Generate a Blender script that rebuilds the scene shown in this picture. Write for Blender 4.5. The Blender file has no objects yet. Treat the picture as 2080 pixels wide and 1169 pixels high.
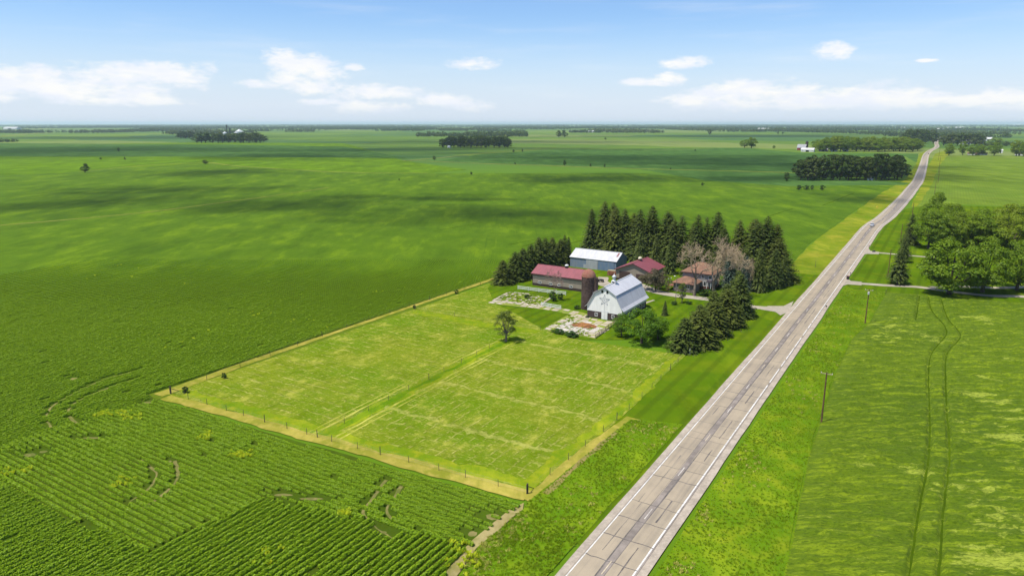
import bpy, math, random
import numpy as np
from mathutils import Vector
from mathutils.geometry import tessellate_polygon

# ------------------------------------------------------------------ camera, sky, sun, exposure
scene = bpy.context.scene
C = scene.collection
CAM_H, FPX, IMW, IMH, HORIZON = 56.0, 1400.0, 2080.0, 1169.0, 250.0
PITCH = math.atan((IMH / 2 - HORIZON) / FPX)
CP, SP = math.cos(PITCH), math.sin(PITCH)

cam_data = bpy.data.cameras.new("camera")
cam_data.sensor_width = 36.0
cam_data.lens = 36.0 * FPX / IMW
cam_data.clip_start = 0.5
cam_data.clip_end = 120000.0
cam = bpy.data.objects.new("camera", cam_data)
C.objects.link(cam)
cam.location = (0, 0, CAM_H)
cam.rotation_euler = (math.pi / 2 - PITCH, 0, 0)
scene.camera = cam

SUN_DIR = np.array([-0.37, -0.15, 0.90]); SUN_DIR /= np.linalg.norm(SUN_DIR)
sun_data = bpy.data.lights.new("sun", 'SUN')
sun_data.energy = 4.8
sun_data.angle = math.radians(0.55)
sun_data.color = (1.0, 0.945, 0.84)
sun = bpy.data.objects.new("sun", sun_data)
C.objects.link(sun)
sun.location = (-60, -30, 200)
sx_, sy_, sz_ = SUN_DIR
sun.rotation_euler = (math.acos(sz_), 0, math.atan2(sy_, sx_) + math.pi / 2)

vs = scene.view_settings
vs.view_transform = 'Standard'; vs.look = 'None'; vs.gamma = 1.0; vs.use_curve_mapping = False
vs.exposure = 0.42
scene.render.engine = 'CYCLES'
cy = scene.cycles
cy.max_bounces = 5; cy.diffuse_bounces = 2; cy.glossy_bounces = 2; cy.transmission_bounces = 2
cy.transparent_max_bounces = 12; cy.volume_bounces = 1
cy.use_denoising = True

def sky_angles(px, py):
    u, v = (px - IMW / 2) / FPX, (py - IMH / 2) / FPX
    f, d = CP - v * SP, SP + v * CP
    return math.atan2(u, f), -d / math.hypot(u, f)

def NT(tree):
    tree.nodes.clear()
    N, L = tree.nodes, tree.links
    def add(t, **kw):
        n = N.new(t)
        for k, val in kw.items():
            if k.startswith('_'):
                n.inputs[k[1:]].default_value = val
            else:
                setattr(n, k, val)
        return n
    def link(a, b): L.new(a, b)
    def math_(op, a, b=None, c=None, clamp=False):
        n = N.new('ShaderNodeMath'); n.operation = op; n.use_clamp = clamp
        for i, x in enumerate((a, b, c)):
            if x is None: continue
            if isinstance(x, (int, float)): n.inputs[i].default_value = x
            else: L.new(x, n.inputs[i])
        return n.outputs[0]
    def vmath(op, a, b=None, c=None):
        n = N.new('ShaderNodeVectorMath'); n.operation = op
        for i, x in enumerate((a, b, c)):
            if x is None: continue
            if isinstance(x, (tuple, list)): n.inputs[i].default_value = x
            else: L.new(x, n.inputs[i])
        return n.outputs[1] if op in ('DOT_PRODUCT', 'LENGTH', 'DISTANCE') else n.outputs[0]
    def mix(f, a, b, blend='MIX'):
        n = N.new('ShaderNodeMix'); n.data_type = 'RGBA'; n.blend_type = blend; n.clamp_factor = True
        for s, x in ((n.inputs[0], f), (n.inputs[6], a), (n.inputs[7], b)):
            if isinstance(x, (int, float)): s.default_value = x
            elif isinstance(x, (tuple, list)): s.default_value = tuple(x) + ((1.0,) if len(x) == 3 else ())
            else: L.new(x, s)
        return n.outputs[2]
    def noise(vec, scale, detail=3.0, rough=0.55, dist=0.0):
        n = N.new('ShaderNodeTexNoise')
        n.inputs['Scale'].default_value = scale; n.inputs['Detail'].default_value = detail
        n.inputs['Roughness'].default_value = rough; n.inputs['Distortion'].default_value = dist
        if vec is not None: L.new(vec, n.inputs['Vector'])
        return n.outputs[0]
    def step(x, lo, hi, a=0.0, b=1.0):
        n = N.new('ShaderNodeMapRange'); n.interpolation_type = 'SMOOTHSTEP'
        n.inputs[1].default_value = lo; n.inputs[2].default_value = hi
        n.inputs[3].default_value = a; n.inputs[4].default_value = b
        L.new(x, n.inputs[0])
        return n.outputs[0]
    def mapping(vec, scale=(1, 1, 1), rot=(0, 0, 0), loc=(0, 0, 0)):
        n = N.new('ShaderNodeMapping')
        n.inputs['Scale'].default_value = scale; n.inputs['Rotation'].default_value = rot; n.inputs['Location'].default_value = loc
        L.new(vec, n.inputs['Vector'])
        return n.outputs[0]
    class T: pass
    t = T(); t.add, t.link, t.math, t.vmath, t.mix, t.noise, t.step, t.mapping = add, link, math_, vmath, mix, noise, step, mapping
    return t

world = bpy.data.worlds.new("World"); scene.world = world; world.use_nodes = True
t = NT(world.node_tree)
sky = t.add('ShaderNodeTexSky', sky_type='NISHITA', sun_disc=False)
sky.sun_elevation = math.asin(SUN_DIR[2]); sky.sun_rotation = math.atan2(SUN_DIR[0], SUN_DIR[1])
sky.air_density = 1.0; sky.dust_density = 0.4; sky.ozone_density = 1.0
geo = t.add('ShaderNodeTexCoord')
sep = t.add('ShaderNodeSeparateXYZ'); t.link(geo.outputs['Generated'], sep.inputs[0])
X, Y, Z = sep.outputs
az = t.math('ARCTAN2', X, Y)
hyp = t.math('SQRT', t.math('ADD', t.math('MULTIPLY', X, X), t.math('MULTIPLY', Y, Y)))
el = t.math('DIVIDE', Z, t.math('MAXIMUM', hyp, 0.05))
ae = t.add('ShaderNodeCombineXYZ'); t.link(az, ae.inputs[0]); t.link(el, ae.inputs[1])
AE = ae.outputs[0]
# cumulus banks: (px, py, half width, half height) read off the photograph's sky, stored as azimuth / elevation
CLOUDS = [(60, 165, 75, 22), (10, 172, 60, 16), (150, 185, 90, 16), (225, 160, 75, 26), (255, 178, 80, 22), (345, 152, 75, 22), (250, 205, 120, 8), (10, 200, 30, 7),
          (575, 122, 42, 18), (625, 138, 65, 22), (655, 152, 50, 14), (525, 171, 40, 7), (580, 160, 36, 12), (640, 178, 70, 12), (760, 187, 100, 13), (800, 190, 45, 9),
          (905, 204, 55, 12), (955, 214, 50, 10), (740, 218, 85, 11), (650, 208, 40, 6), (718, 137, 22, 6), (962, 129, 52, 10),
          (1388, 128, 48, 11), (1360, 160, 40, 10), (1310, 168, 50, 7), (1690, 106, 36, 14), (1882, 123, 18, 2.5),
          (1400, 205, 60, 14), (1480, 195, 80, 22), (1530, 185, 75, 22), (1620, 190, 60, 16), (1780, 195, 115, 22), (1860, 205, 70, 14), (1600, 212, 200, 10),
          (1970, 205, 50, 9), (2040, 200, 45, 18), (2110, 205, 60, 20)]
warp = t.noise(t.mapping(AE, (22, 55, 1)), 1.0, 7.0, 0.64)
warp2 = t.noise(t.mapping(AE, (75, 160, 1), loc=(3, 7, 0)), 1.0, 4.0, 0.6)
acc = None
for (cx, cyy, hw, hh) in CLOUDS:
    a0, e0 = sky_angles(cx, cyy)
    ra, re = hw / FPX * 1.05, hh / FPX * 1.25
    dv = t.vmath('MULTIPLY', t.vmath('SUBTRACT', AE, (a0, e0, 0)), (1 / ra, 1 / re, 0))
    d2 = t.math('SUBTRACT', 1.0, t.vmath('DOT_PRODUCT', dv, dv))
    acc = d2 if acc is None else t.math('SMOOTH_MAX', acc, d2, 0.5)
# the rest of the sky carries scattered cumulus of the same kind
far_n = t.noise(t.mapping(AE, (5.0, 9.0, 1), loc=(1.7, 4.1, 0)), 1.0, 6.0, 0.6)
outside = t.step(t.math('ABSOLUTE', az), 0.68, 0.95)
low = t.step(el, 0.9, 0.1)
gen = t.math('MULTIPLY', t.math('MULTIPLY', t.step(far_n, 0.50, 0.66), outside), low)
edge = t.math('ADD', t.math('MULTIPLY_ADD', warp, 3.4, -1.75), t.math('MULTIPLY_ADD', warp2, 1.4, -0.7))
dens = t.step(t.math('ADD', t.math('MAXIMUM', acc, -3.0), edge), -0.30, 1.05)
dens = t.math('MULTIPLY', dens, 0.95)
cirrus = t.math('MULTIPLY', t.step(t.noise(t.mapping(AE, (4, 38, 1), rot=(0, 0, 0.06)), 1.0, 5.0, 0.55), 0.46, 0.8), 0.22)
dens = t.math('MAXIMUM', t.math('MAXIMUM', dens, gen), cirrus, clamp=True)
dens = t.math('MULTIPLY', dens, t.step(el, 0.002, 0.03))
skycol = t.mix(1.0, sky.outputs[0], (0.80, 0.985, 1.25), 'MULTIPLY')
skycol = t.mix(t.math('MULTIPLY', t.step(el, 0.15, 0.0), 0.85), skycol, (5.75, 6.4, 7.5))   # pale air low over the plain, all round
shade = t.noise(t.mapping(AE, (16, 48, 1), loc=(0.2, 0.35, 0)), 1.0, 4.0, 0.6)
ccol = t.mix(t.step(shade, 0.35, 0.65), (6.9, 7.2, 7.9), (7.9, 7.85, 7.7))
final = t.mix(dens, skycol, ccol)
bg = t.add('ShaderNodeBackground'); bg.inputs[1].default_value = 0.097
t.link(final, bg.inputs[0])
wo = t.add('ShaderNodeOutputWorld'); t.link(bg.outputs[0], wo.inputs[0])

# ------------------------------------------------------------------ survey helpers: photo pixel -> place on the ground plane
def P(px, py, z=0.0):
    H = CAM_H - z
    k = py - HORIZON
    return np.array([H * (px - IMW / 2) / (CP * k), H * (FPX + (IMH / 2 - HORIZON) ** 2 / FPX) / k - H * SP / CP, z])

def height_at(p, py):
    v = (py - IMH / 2) / FPX
    return CAM_H - p[1] * (v * CP + SP) / (CP - v * SP)

def mpp(p, z=0.0):                       # metres per photo pixel at a place
    return (p[1] * CP + (CAM_H - z) * SP) / FPX

RA = math.atan2(896 * CP, FPX)          # bearing of the road from straight ahead
E1 = np.array([math.cos(RA), -math.sin(RA), 0.0])
E2 = np.array([math.sin(RA), math.cos(RA), 0.0])
GRID = -RA
ROADA = P(1936 - .7785 * 900, 1150) @ E1      # across-road position of the centre line

def AB(a, b, z=0.0): return E1 * a + E2 * b + np.array([0, 0, z])

def vnoise(x, y, seed=0):
    xi, yi = np.floor(x).astype(np.int64), np.floor(y).astype(np.int64)
    xf, yf = x - xi, y - yi
    def h(i, j):
        n = (i * 374761393 + j * 668265263 + seed * 1274126177) & 0x7fffffff
        n = ((n ^ (n >> 13)) * 1274126177) & 0x7fffffff
        return ((n ^ (n >> 16)) & 0xffff) / 65535.0
    u, v = xf * xf * (3 - 2 * xf), yf * yf * (3 - 2 * yf)
    return (h(xi, yi) * (1 - u) + h(xi + 1, yi) * u) * (1 - v) + (h(xi, yi + 1) * (1 - u) + h(xi + 1, yi + 1) * u) * v

def fbm(x, y, seed=0, oct=3):
    s, a, r = 0, 0.5, 0
    for i in range(oct):
        r = r + a * vnoise(x * 2 ** i, y * 2 ** i, seed + i * 17); s += a; a *= .5
    return r / s

def inside(pts, poly):
    poly = np.asarray(poly)[:, :2]; x, y = pts[:, 0], pts[:, 1]
    res = np.zeros(len(pts), bool); n = len(poly)
    for i in range(n):
        x1, y1 = poly[i]; x2, y2 = poly[(i + 1) % n]
        c = ((y1 > y) != (y2 > y))
        with np.errstate(divide='ignore', invalid='ignore'):
            xx = (x2 - x1) * (y - y1) / (y2 - y1) + x1
        res ^= c & (x < xx)
    return res

def dist_line(pts, line):
    d = np.full(len(pts), 1e9)
    line = np.asarray(line)[:, :2]; p = pts[:, :2]
    for a, b in zip(line[:-1], line[1:]):
        ab = b - a; L2 = max(ab @ ab, 1e-9)
        tt = np.clip(((p - a) @ ab) / L2, 0, 1)
        d = np.minimum(d, np.linalg.norm(p - (a + tt[:, None] * ab), axis=1))
    return d

# ------------------------------------------------------------------ objects
def tag(o, label=None, cat=None, group=None, kind=None):
    if label: o['label'] = label
    if cat: o['category'] = cat
    if group: o['group'] = group
    if kind: o['kind'] = kind
    return o

def link(o, parent=None):
    C.objects.link(o)
    if parent is not None: o.parent = parent
    return o

def empty(name, loc=(0, 0, 0), rz=0.0, label=None, cat=None, group=None):
    o = bpy.data.objects.new(name, None); o.empty_display_size = 0.5
    C.objects.link(o); o.location = loc; o.rotation_euler = (0, 0, rz)
    return tag(o, label, cat, group)

def np_mesh(name, verts, faces, mats=(), mat_idx=None, smooth=False):
    """faces: list of (k,n) int arrays, each with its own corner count"""
    me = bpy.data.meshes.new(name)
    verts = np.asarray(verts, dtype=np.float32)
    if not isinstance(faces, (list, tuple)): faces = [faces]
    faces = [np.asarray(f, dtype=np.int32) for f in faces if len(f)]
    me.vertices.add(len(verts)); me.vertices.foreach_set('co', verts.ravel())
    nl = sum(f.size for f in faces); npoly = sum(len(f) for f in faces)
    if npoly:
        me.loops.add(nl); me.polygons.add(npoly)
        me.loops.foreach_set('vertex_index', np.concatenate([f.ravel() for f in faces]))
        tot = np.concatenate([np.full(len(f), f.shape[1], np.int32) for f in faces])
        st = np.concatenate([[0], np.cumsum(tot)[:-1]]).astype(np.int32)
        me.polygons.foreach_set('loop_start', st)
        if mat_idx is not None: me.polygons.foreach_set('material_index', np.asarray(mat_idx, np.int32))
        if smooth: me.polygons.foreach_set('use_smooth', np.ones(npoly, bool))
    for m in mats: me.materials.append(m)
    me.update(calc_edges=True); me.validate()
    return me

class MB:
    def __init__(s): s.v, s.f = [], []
    def _add(s, vs, fs):
        b = len(s.v); s.v += [tuple(map(float, q)) for q in vs]; s.f += [tuple(b + i for i in f) for f in fs]; return s
    def box(s, x0, x1, y0, y1, z0, z1):
        return s._add([(x0, y0, z0), (x1, y0, z0), (x1, y1, z0), (x0, y1, z0), (x0, y0, z1), (x1, y0, z1), (x1, y1, z1), (x0, y1, z1)],
                      [(0, 3, 2, 1), (4, 5, 6, 7), (0, 1, 5, 4), (1, 2, 6, 5), (2, 3, 7, 6), (3, 0, 4, 7)])
    def prism(s, prof, y0, y1):          # profile in x,z extruded along y
        n = len(prof)
        return s._add([(x, y0, z) for x, z in prof] + [(x, y1, z) for x, z in prof],
                      [tuple(range(n)), tuple(range(2 * n - 1, n - 1, -1))] + [(i, i + n, (i + 1) % n + n, (i + 1) % n) for i in range(n)])
    def prism_x(s, prof, x0, x1):        # profile in y,z extruded along x
        n = len(prof)
        return s._add([(x0, y, z) for y, z in prof] + [(x1, y, z) for y, z in prof],
                      [tuple(range(n - 1, -1, -1)), tuple(range(n, 2 * n))] + [(i, (i + 1) % n, (i + 1) % n + n, i + n) for i in range(n)])
    def slab(s, quad, th):               # four points and a thickness downward along the normal
        q = [np.array(p, float) for p in quad]
        n = np.cross(q[1] - q[0], q[2] - q[0]); n /= np.linalg.norm(n)
        if n[2] < 0: n = -n
        vs = q + [p - n * th for p in q]; k = len(q)
        return s._add(vs, [tuple(range(k)), tuple(range(2 * k - 1, k - 1, -1))] + [(i, i + k, (i + 1) % k + k, (i + 1) % k) for i in range(k)])
    def tube(s, p0, p1, r0, r1, n=6, cap=True):
        p0, p1 = np.array(p0, float), np.array(p1, float)
        d = p1 - p0; d /= max(np.linalg.norm(d), 1e-9)
        u = np.cross(d, [0, 0, 1.0] if abs(d[2]) < .9 else [1.0, 0, 0]); u /= np.linalg.norm(u); w = np.cross(d, u)
        vs = []
        for p, r in ((p0, r0), (p1, r1)):
            for i in range(n):
                a = 2 * math.pi * i / n; vs.append(p + r * (math.cos(a) * u + math.sin(a) * w))
        fs = [(i, (i + 1) % n, (i + 1) % n + n, i + n) for i in range(n)]
        if cap: fs += [tuple(range(n - 1, -1, -1)), tuple(range(n, 2 * n))]
        return s._add(vs, fs)
    def lathe(s, prof, n=24, c=(0, 0)):
        vs, fs = [], []
        for r, z in prof:
            for i in range(n):
                a = 2 * math.pi * i / n; vs.append((c[0] + r * math.cos(a), c[1] + r * math.sin(a), z))
        for j in range(len(prof) - 1):
            for i in range(n):
                fs.append((j * n + i, j * n + (i + 1) % n, (j + 1) * n + (i + 1) % n, (j + 1) * n + i))
        fs.append(tuple(range((len(prof) - 1) * n, len(prof) * n)))
        return s._add(vs, fs)
    def build(s, name, mat, parent=None, smooth=False, bevel=0.0):
        me = bpy.data.meshes.new(name); me.from_pydata(s.v, [], s.f)
        if mat: me.materials.append(mat)
        if smooth: me.polygons.foreach_set('use_smooth', [True] * len(me.polygons))
        me.update()
        o = link(bpy.data.objects.new(name, me), parent)
        if bevel:
            b = o.modifiers.new('bevel', 'BEVEL'); b.width = bevel; b.segments = 2; b.limit_method = 'ANGLE'
        return o

def copy_tree(o, parent=None):
    c = o.copy(); C.objects.link(c); c.parent = parent
    for ch in [x for x in o.children]: copy_tree(ch, c)
    return c

def to_poly(pxs): return [P(*q) if len(q) == 2 else P(q[0], q[1], q[2]) for q in pxs]

def densify(poly, step, jit, seed):
    rng = np.random.default_rng(seed); out = []
    n = len(poly)
    for i in range(n):
        a, b = np.array(poly[i]), np.array(poly[(i + 1) % n]); L = np.linalg.norm(b - a)
        k = int(min(max(1, L // step), 400))
        nrm = np.array([-(b - a)[1], (b - a)[0], 0]) / max(L, 1e-6)
        for j in range(k):
            p = a + (b - a) * j / k
            if jit and j: p = p + nrm * (fbm(np.array([p[0] / (step * 3.1)]), np.array([p[1] / (step * 3.1)]), seed)[0] - .5) * 2 * jit
            out.append(p)
    return out

def sheet(name, poly, z, mat, jit=0.0, step=2.0, seed=1, kind='structure', parent=None, label=None):
    if jit: poly = densify(poly, step, jit, seed)
    me = bpy.data.meshes.new(name)
    tri = tessellate_polygon([[Vector((p[0], p[1], 0)) for p in poly]])
    me.from_pydata([(p[0], p[1], z) for p in poly], [], [tuple(f) for f in tri])
    me.update()
    if me.polygons[0].normal.z < 0: me.flip_normals()
    me.materials.append(mat)
    o = link(bpy.data.objects.new(name, me), parent)
    if parent is None: o['kind'] = kind
    if label: o['label'] = label
    return o

def ribbon(line, w0, w1=None, z=0.0, jit=0.0, seed=0, off=0.0):
    """strip mesh along a plan polyline: list of verts, quads"""
    line = np.asarray(line, float); w1 = w0 if w1 is None else w1
    tan = np.gradient(line[:, :2], axis=0); tan /= np.linalg.norm(tan, axis=1)[:, None]
    nr = np.stack([tan[:, 1], -tan[:, 0]], 1)
    n = len(line); w = np.linspace(w0, w1, n)
    j1 = j2 = 0
    if jit:
        s = np.arange(n) * .37
        j1 = (fbm(s, s * 0 + 3.3, seed) - .5) * 2 * jit; j2 = (fbm(s, s * 0 + 9.1, seed + 5) - .5) * 2 * jit
    l = line[:, :2] + nr * (off - w / 2 + j1)[:, None] if jit else line[:, :2] + nr * (off - w / 2)[:, None]
    r = line[:, :2] + nr * (off + w / 2 + j2)[:, None] if jit else line[:, :2] + nr * (off + w / 2)[:, None]
    vs = np.zeros((2 * n, 3)); vs[0::2, :2] = l; vs[1::2, :2] = r; vs[:, 2] = z
    i = np.arange(n - 1)
    return vs, np.stack([2 * i, 2 * i + 1, 2 * i + 3, 2 * i + 2], 1)

def spline(pts, step):
    pts = np.asarray(pts, float); out = []
    q = np.vstack([2 * pts[0] - pts[1], pts, 2 * pts[-1] - pts[-2]])
    for i in range(1, len(q) - 2):
        p0, p1, p2, p3 = q[i - 1:i + 3]; k = max(1, int(np.linalg.norm(p2 - p1) / step))
        for j in range(k):
            u = j / k
            out.append(.5 * (2 * p1 + (p2 - p0) * u + (2 * p0 - 5 * p1 + 4 * p2 - p3) * u * u + (3 * p1 - p0 - 3 * p2 + p3) * u ** 3))
    out.append(pts[-1])
    return np.array(out)

def strip_obj(name, line, w, z, mat, parent=None, jit=0.0, seed=0, off=0.0, w1=None):
    vs, fs = ribbon(line, w, w1, z, jit, seed, off)
    return link(bpy.data.objects.new(name, np_mesh(name, vs, fs, [mat])), parent)
# ------------------------------------------------------------------ materials
def pos_node(t, obj=False):
    if obj: return t.add('ShaderNodeTexCoord').outputs['Object']
    return t.add('ShaderNodeNewGeometry').outputs['Position']

def finish(m, t, col, rough=0.85, bump=None, bstr=0.3, bdist=0.1, spec=0.2, metal=0.0):
    b = t.add('ShaderNodeBsdfPrincipled')
    if isinstance(col, tuple): b.inputs['Base Color'].default_value = col + (1,)
    else: t.link(col, b.inputs['Base Color'])
    b.inputs['Roughness'].default_value = rough; b.inputs['Specular IOR Level'].default_value = spec; b.inputs['Metallic'].default_value = metal
    if bump is not None:
        n = t.add('ShaderNodeBump'); n.inputs['Strength'].default_value = bstr; n.inputs['Distance'].default_value = bdist
        t.link(bump, n.inputs['Height']); t.link(n.outputs[0], b.inputs['Normal'])
    o = t.add('ShaderNodeOutputMaterial'); t.link(b.outputs[0], o.inputs[0])
    return m

def new_mat(name):
    m = bpy.data.materials.new(name); m.use_nodes = True
    return m, NT(m.node_tree)

def plain(name, col, var=0.15, scale=3.0, rough=0.7, spec=0.3, metal=0.0, bump=0.15, bdist=0.02, obj=True, streak=None, col2=None, grime=0.0):
    """one-colour surface with grain, mottling and dirt"""
    col = tuple(x * .76 for x in col); col2 = tuple(x * .76 for x in col2) if col2 else None
    m, t = new_mat(name)
    p = pos_node(t, obj)
    n = t.noise(p, scale, 4, 0.6)
    big = t.noise(p, scale * .17, 3, 0.55)
    c2 = col2 or tuple(c * (1 - var * 1.6) for c in col)
    c = t.mix(t.step(t.math('ADD', t.math('MULTIPLY', n, .5), t.math('MULTIPLY', big, .5)), .36, .64), tuple(x * (1 + var * .5) for x in col), c2)
    if streak:                            # rain streaks / panel tone, along one axis
        s = t.noise(t.mapping(p, streak), 1.0, 3, .6)
        c = t.mix(t.math('MULTIPLY', t.step(s, .5, .75), max(grime, .25)), c, tuple(x * .55 + .03 for x in col))
    return finish(m, t, c, rough, n, bump, bdist, spec, metal)

def ribbed(name, col, axis, pitch=.3, var=.1, rough=.45, spec=.4, grime=.25, col2=None, stain=None):
    """corrugated metal sheet: ribs as relief, panel-to-panel tone, light weathering"""
    col = tuple(x * .74 for x in col); col2 = tuple(x * .74 for x in col2) if col2 else None
    m, t = new_mat(name)
    p = pos_node(t, True)
    sep = t.add('ShaderNodeSeparateXYZ'); t.link(p, sep.inputs[0])
    s = t.math('SINE', t.math('MULTIPLY', sep.outputs[axis], 2 * math.pi / pitch))
    rib = t.step(s, .3, .95)
    sc = [.35, .35, .35]; sc[axis] = 1.0 / .9
    pan = t.noise(t.mapping(p, tuple(sc)), 1.0, 2, .5)
    st = [6, 6, 6]; st[2] = .5
    dirt = t.noise(t.mapping(p, tuple(st)), .6, 4, .65)
    c = t.mix(t.step(pan, .3, .7), tuple(x * (1 + var) for x in col), col2 or tuple(x * (1 - var) for x in col))
    c = t.mix(t.math('MULTIPLY', t.step(dirt, .45, .8), grime), c, tuple(x * .6 + .02 for x in col))
    if stain:
        c = t.mix(t.step(t.noise(p, .5, 5, .7), .60, .72), c, stain)
    return finish(m, t, c, rough, rib, .35, .03, spec)

def field_mat(name, c1, c2, c3, row_dir=None, pitch=1.0, big=0.02, mid=0.15, streak=None, row_amt=.35, fine=1.3, bstr=.5, bdist=.25, pale=None, far_flat=True):
    """crop or grass ground: broad drift, medium mottling, fine grain, optional drilled rows"""
    m, t = new_mat(name)
    p = pos_node(t)
    n1 = t.noise(p, big, 4, .55)
    pm = t.mapping(p, streak) if streak else p
    n2 = t.noise(pm, mid, 5, .62)
    n3 = t.noise(p, fine, 4, .65)
    c = t.mix(t.step(n1, .32, .68), c1, c2)
    c = t.mix(t.math('MULTIPLY', t.step(n2, .42, .72), .8), c, c3)
    c = t.mix(t.step(n3, .25, .8), tuple(.0 for _ in range(3)), c) if False else t.mix(t.math('MULTIPLY', t.step(n3, .55, .8), .35), c, tuple(x * .6 for x in c3))
    gr = t.noise(t.mapping(p, (1.0, .35, 1), rot=(0, 0, RA)), .05, 9, .72)
    c = t.mix(t.math('MULTIPLY', t.step(gr, .50, .64), .42), c, tuple(x * .50 for x in c2))
    c = t.mix(t.math('MULTIPLY', t.step(gr, .49, .36), .40), c, tuple(min(1, x * 1.5) for x in c3))
    hgt = n3
    if row_dir is not None:
        q = t.vmath('DOT_PRODUCT', p, tuple(row_dir))
        wob = t.math('MULTIPLY', t.noise(p, .6, 2, .5), .5)
        s = t.math('SINE', t.math('MULTIPLY', t.math('ADD', q, wob), 2 * math.pi / pitch))
        c = t.mix(t.math('MULTIPLY', t.step(s, .1, .95), row_amt), c, tuple(x * .35 + .004 for x in c1))
        hgt = t.math('ADD', t.math('MULTIPLY', n3, .5), t.math('MULTIPLY', s, -.35))
    if pale:
        c = t.mix(t.math('MULTIPLY', t.step(t.noise(pm, mid * 1.7, 5, .7), .60, .74), .8), c, pale)
    return finish(m, t, c, 1.0, hgt, bstr, bdist, 0.0)

def leaf_mat(name, c1, c2, trans=0.32, obj_var=0.35, c3=None):
    m, t = new_mat(name)
    g = t.add('ShaderNodeNewGeometry'); oi = t.add('ShaderNodeObjectInfo')
    r = g.outputs['Random Per Island']
    c = t.mix(r, c1, c2)
    if c3: c = t.mix(t.math('MULTIPLY', t.step(oi.outputs['Random'], .35, 1.0), obj_var), c, c3)
    d = t.add('ShaderNodeBsdfDiffuse'); t.link(c, d.inputs[0])
    tr = t.add('ShaderNodeBsdfTranslucent'); t.link(t.mix(.35, c, tuple(x * 1.3 for x in c2)), tr.inputs[0])
    mx = t.add('ShaderNodeMixShader'); mx.inputs[0].default_value = trans
    t.link(d.outputs[0], mx.inputs[1]); t.link(tr.outputs[0], mx.inputs[2])
    gl = t.add('ShaderNodeBsdfGlossy'); gl.inputs['Roughness'].default_value = .5; gl.inputs[0].default_value = (1, 1, 1, 1)
    m2 = t.add('ShaderNodeMixShader'); m2.inputs[0].default_value = .008
    t.link(mx.outputs[0], m2.inputs[1]); t.link(gl.outputs[0], m2.inputs[2])
    o = t.add('ShaderNodeOutputMaterial'); t.link(m2.outputs[0], o.inputs[0])
    return m

M = {}
rowA, rowB = tuple(E1), tuple(E2)        # rows that run along the road have their spacing across it, and the other way round
M['soy_sheet'] = None
def soy_ground():
    """closed canopy far off; near the camera, where every row is built as plants, the dark soil between them"""
    m, t = new_mat('soybean_ground'); p = pos_node(t)
    n1 = t.noise(p, .011, 4, .55); n2 = t.noise(p, .06, 5, .62); n3 = t.noise(p, 1.3, 4, .65)
    c = t.mix(t.step(n1, .32, .68), (.072, .138, .002), (.060, .118, .002))
    c = t.mix(t.math('MULTIPLY', t.step(n2, .42, .72), .8), c, (.098, .165, .003))
    q = t.vmath('DOT_PRODUCT', p, rowA)
    s = t.math('SINE', t.math('MULTIPLY', t.math('ADD', q, t.math('MULTIPLY', t.noise(p, .6, 2, .5), .4)), 2 * math.pi / 1.05))
    c = t.mix(t.math('MULTIPLY', t.step(s, .2, .95), .40), c, (.020, .045, .002))
    c = t.mix(t.math('MULTIPLY', t.step(n3, .52, .75), .35), c, (.036, .075, .003))
    gr = t.noise(t.mapping(p, (1.0, .30, 1), rot=(0, 0, RA)), .06, 9, .74)
    c = t.mix(t.math('MULTIPLY', t.step(gr, .50, .63), .50), c, (.030, .066, .001))
    c = t.mix(t.math('MULTIPLY', t.step(gr, .49, .37), .45), c, (.150, .230, .004))
    # faint lines of missed or doubled rows
    ln = t.noise(t.mapping(p, (.9, .012, 1), rot=(0, 0, RA)), 1.0, 3, .6)
    c = t.mix(t.math('MULTIPLY', t.step(ln, .62, .72), .45), c, (.030, .070, .003))
    c = t.mix(t.math('MULTIPLY', t.step(ln, .38, .28), .35), c, (.125, .185, .010))
    sp = t.add('ShaderNodeSeparateXYZ'); t.link(p, sp.inputs[0])
    soil = t.mix(t.step(t.noise(p, .5, 4, .6), .3, .7), (.070, .115, .004), (.100, .135, .008))
    c = t.mix(t.step(t.math('ADD', sp.outputs[1], t.math('MULTIPLY', n2, 60)), 215, 290), soil, c)
    return finish(m, t, c, .95, t.math('ADD', t.math('MULTIPLY', n3, .5), t.math('MULTIPLY', s, -.35)), .5, .25, .05)
M['soy_sheet'] = soy_ground()
M['soil'] = field_mat('soybean_soil', (.042, .072, .005), (.060, .080, .009), (.048, .088, .005), big=.05, mid=.6, bstr=.5)
M['bare_soil'] = field_mat('bare_soil', (.15, .14, .045), (.10, .12, .025), (.22, .18, .075), big=.2, mid=.9)
M['pasture'] = None
M['straw_strip'] = field_mat('dry_mown_strip', (.25, .225, .036), (.17, .185, .018), (.33, .27, .060), big=.12, mid=.5, streak=(1, 1, 1))
M['brown_strip'] = field_mat('worn_earth_strip', (.19, .15, .05), (.16, .16, .04), (.24, .19, .07), big=.12, mid=.5)
M['tall_grass'] = field_mat('tall_grass', (.070, .150, .004), (.100, .178, .006), (.155, .208, .009), big=.05, mid=.22, bstr=.8)
M['verge_grass'] = field_mat('verge_grass', (.105, .185, .006), (.080, .158, .005), (.185, .222, .011), big=.06, mid=.25, bstr=.8)
M['lawn'] = field_mat('mown_lawn', (.056, .112, .003), (.076, .132, .004), (.110, .150, .005), big=.035, mid=.12, row_dir=rowA, pitch=4.2, row_amt=.30, bstr=.25)
M['margin'] = field_mat('fence_margin_grass', (.100, .175, .006), (.150, .205, .008), (.235, .245, .014), big=.08, mid=.4, bstr=.6)
M['wheat'] = None
M['far_teal'] = field_mat('blue_green_crop', (.056, .118, .026), (.046, .100, .022), (.068, .130, .028), big=.006, mid=.03, streak=(.3, 1, 1))
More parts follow.
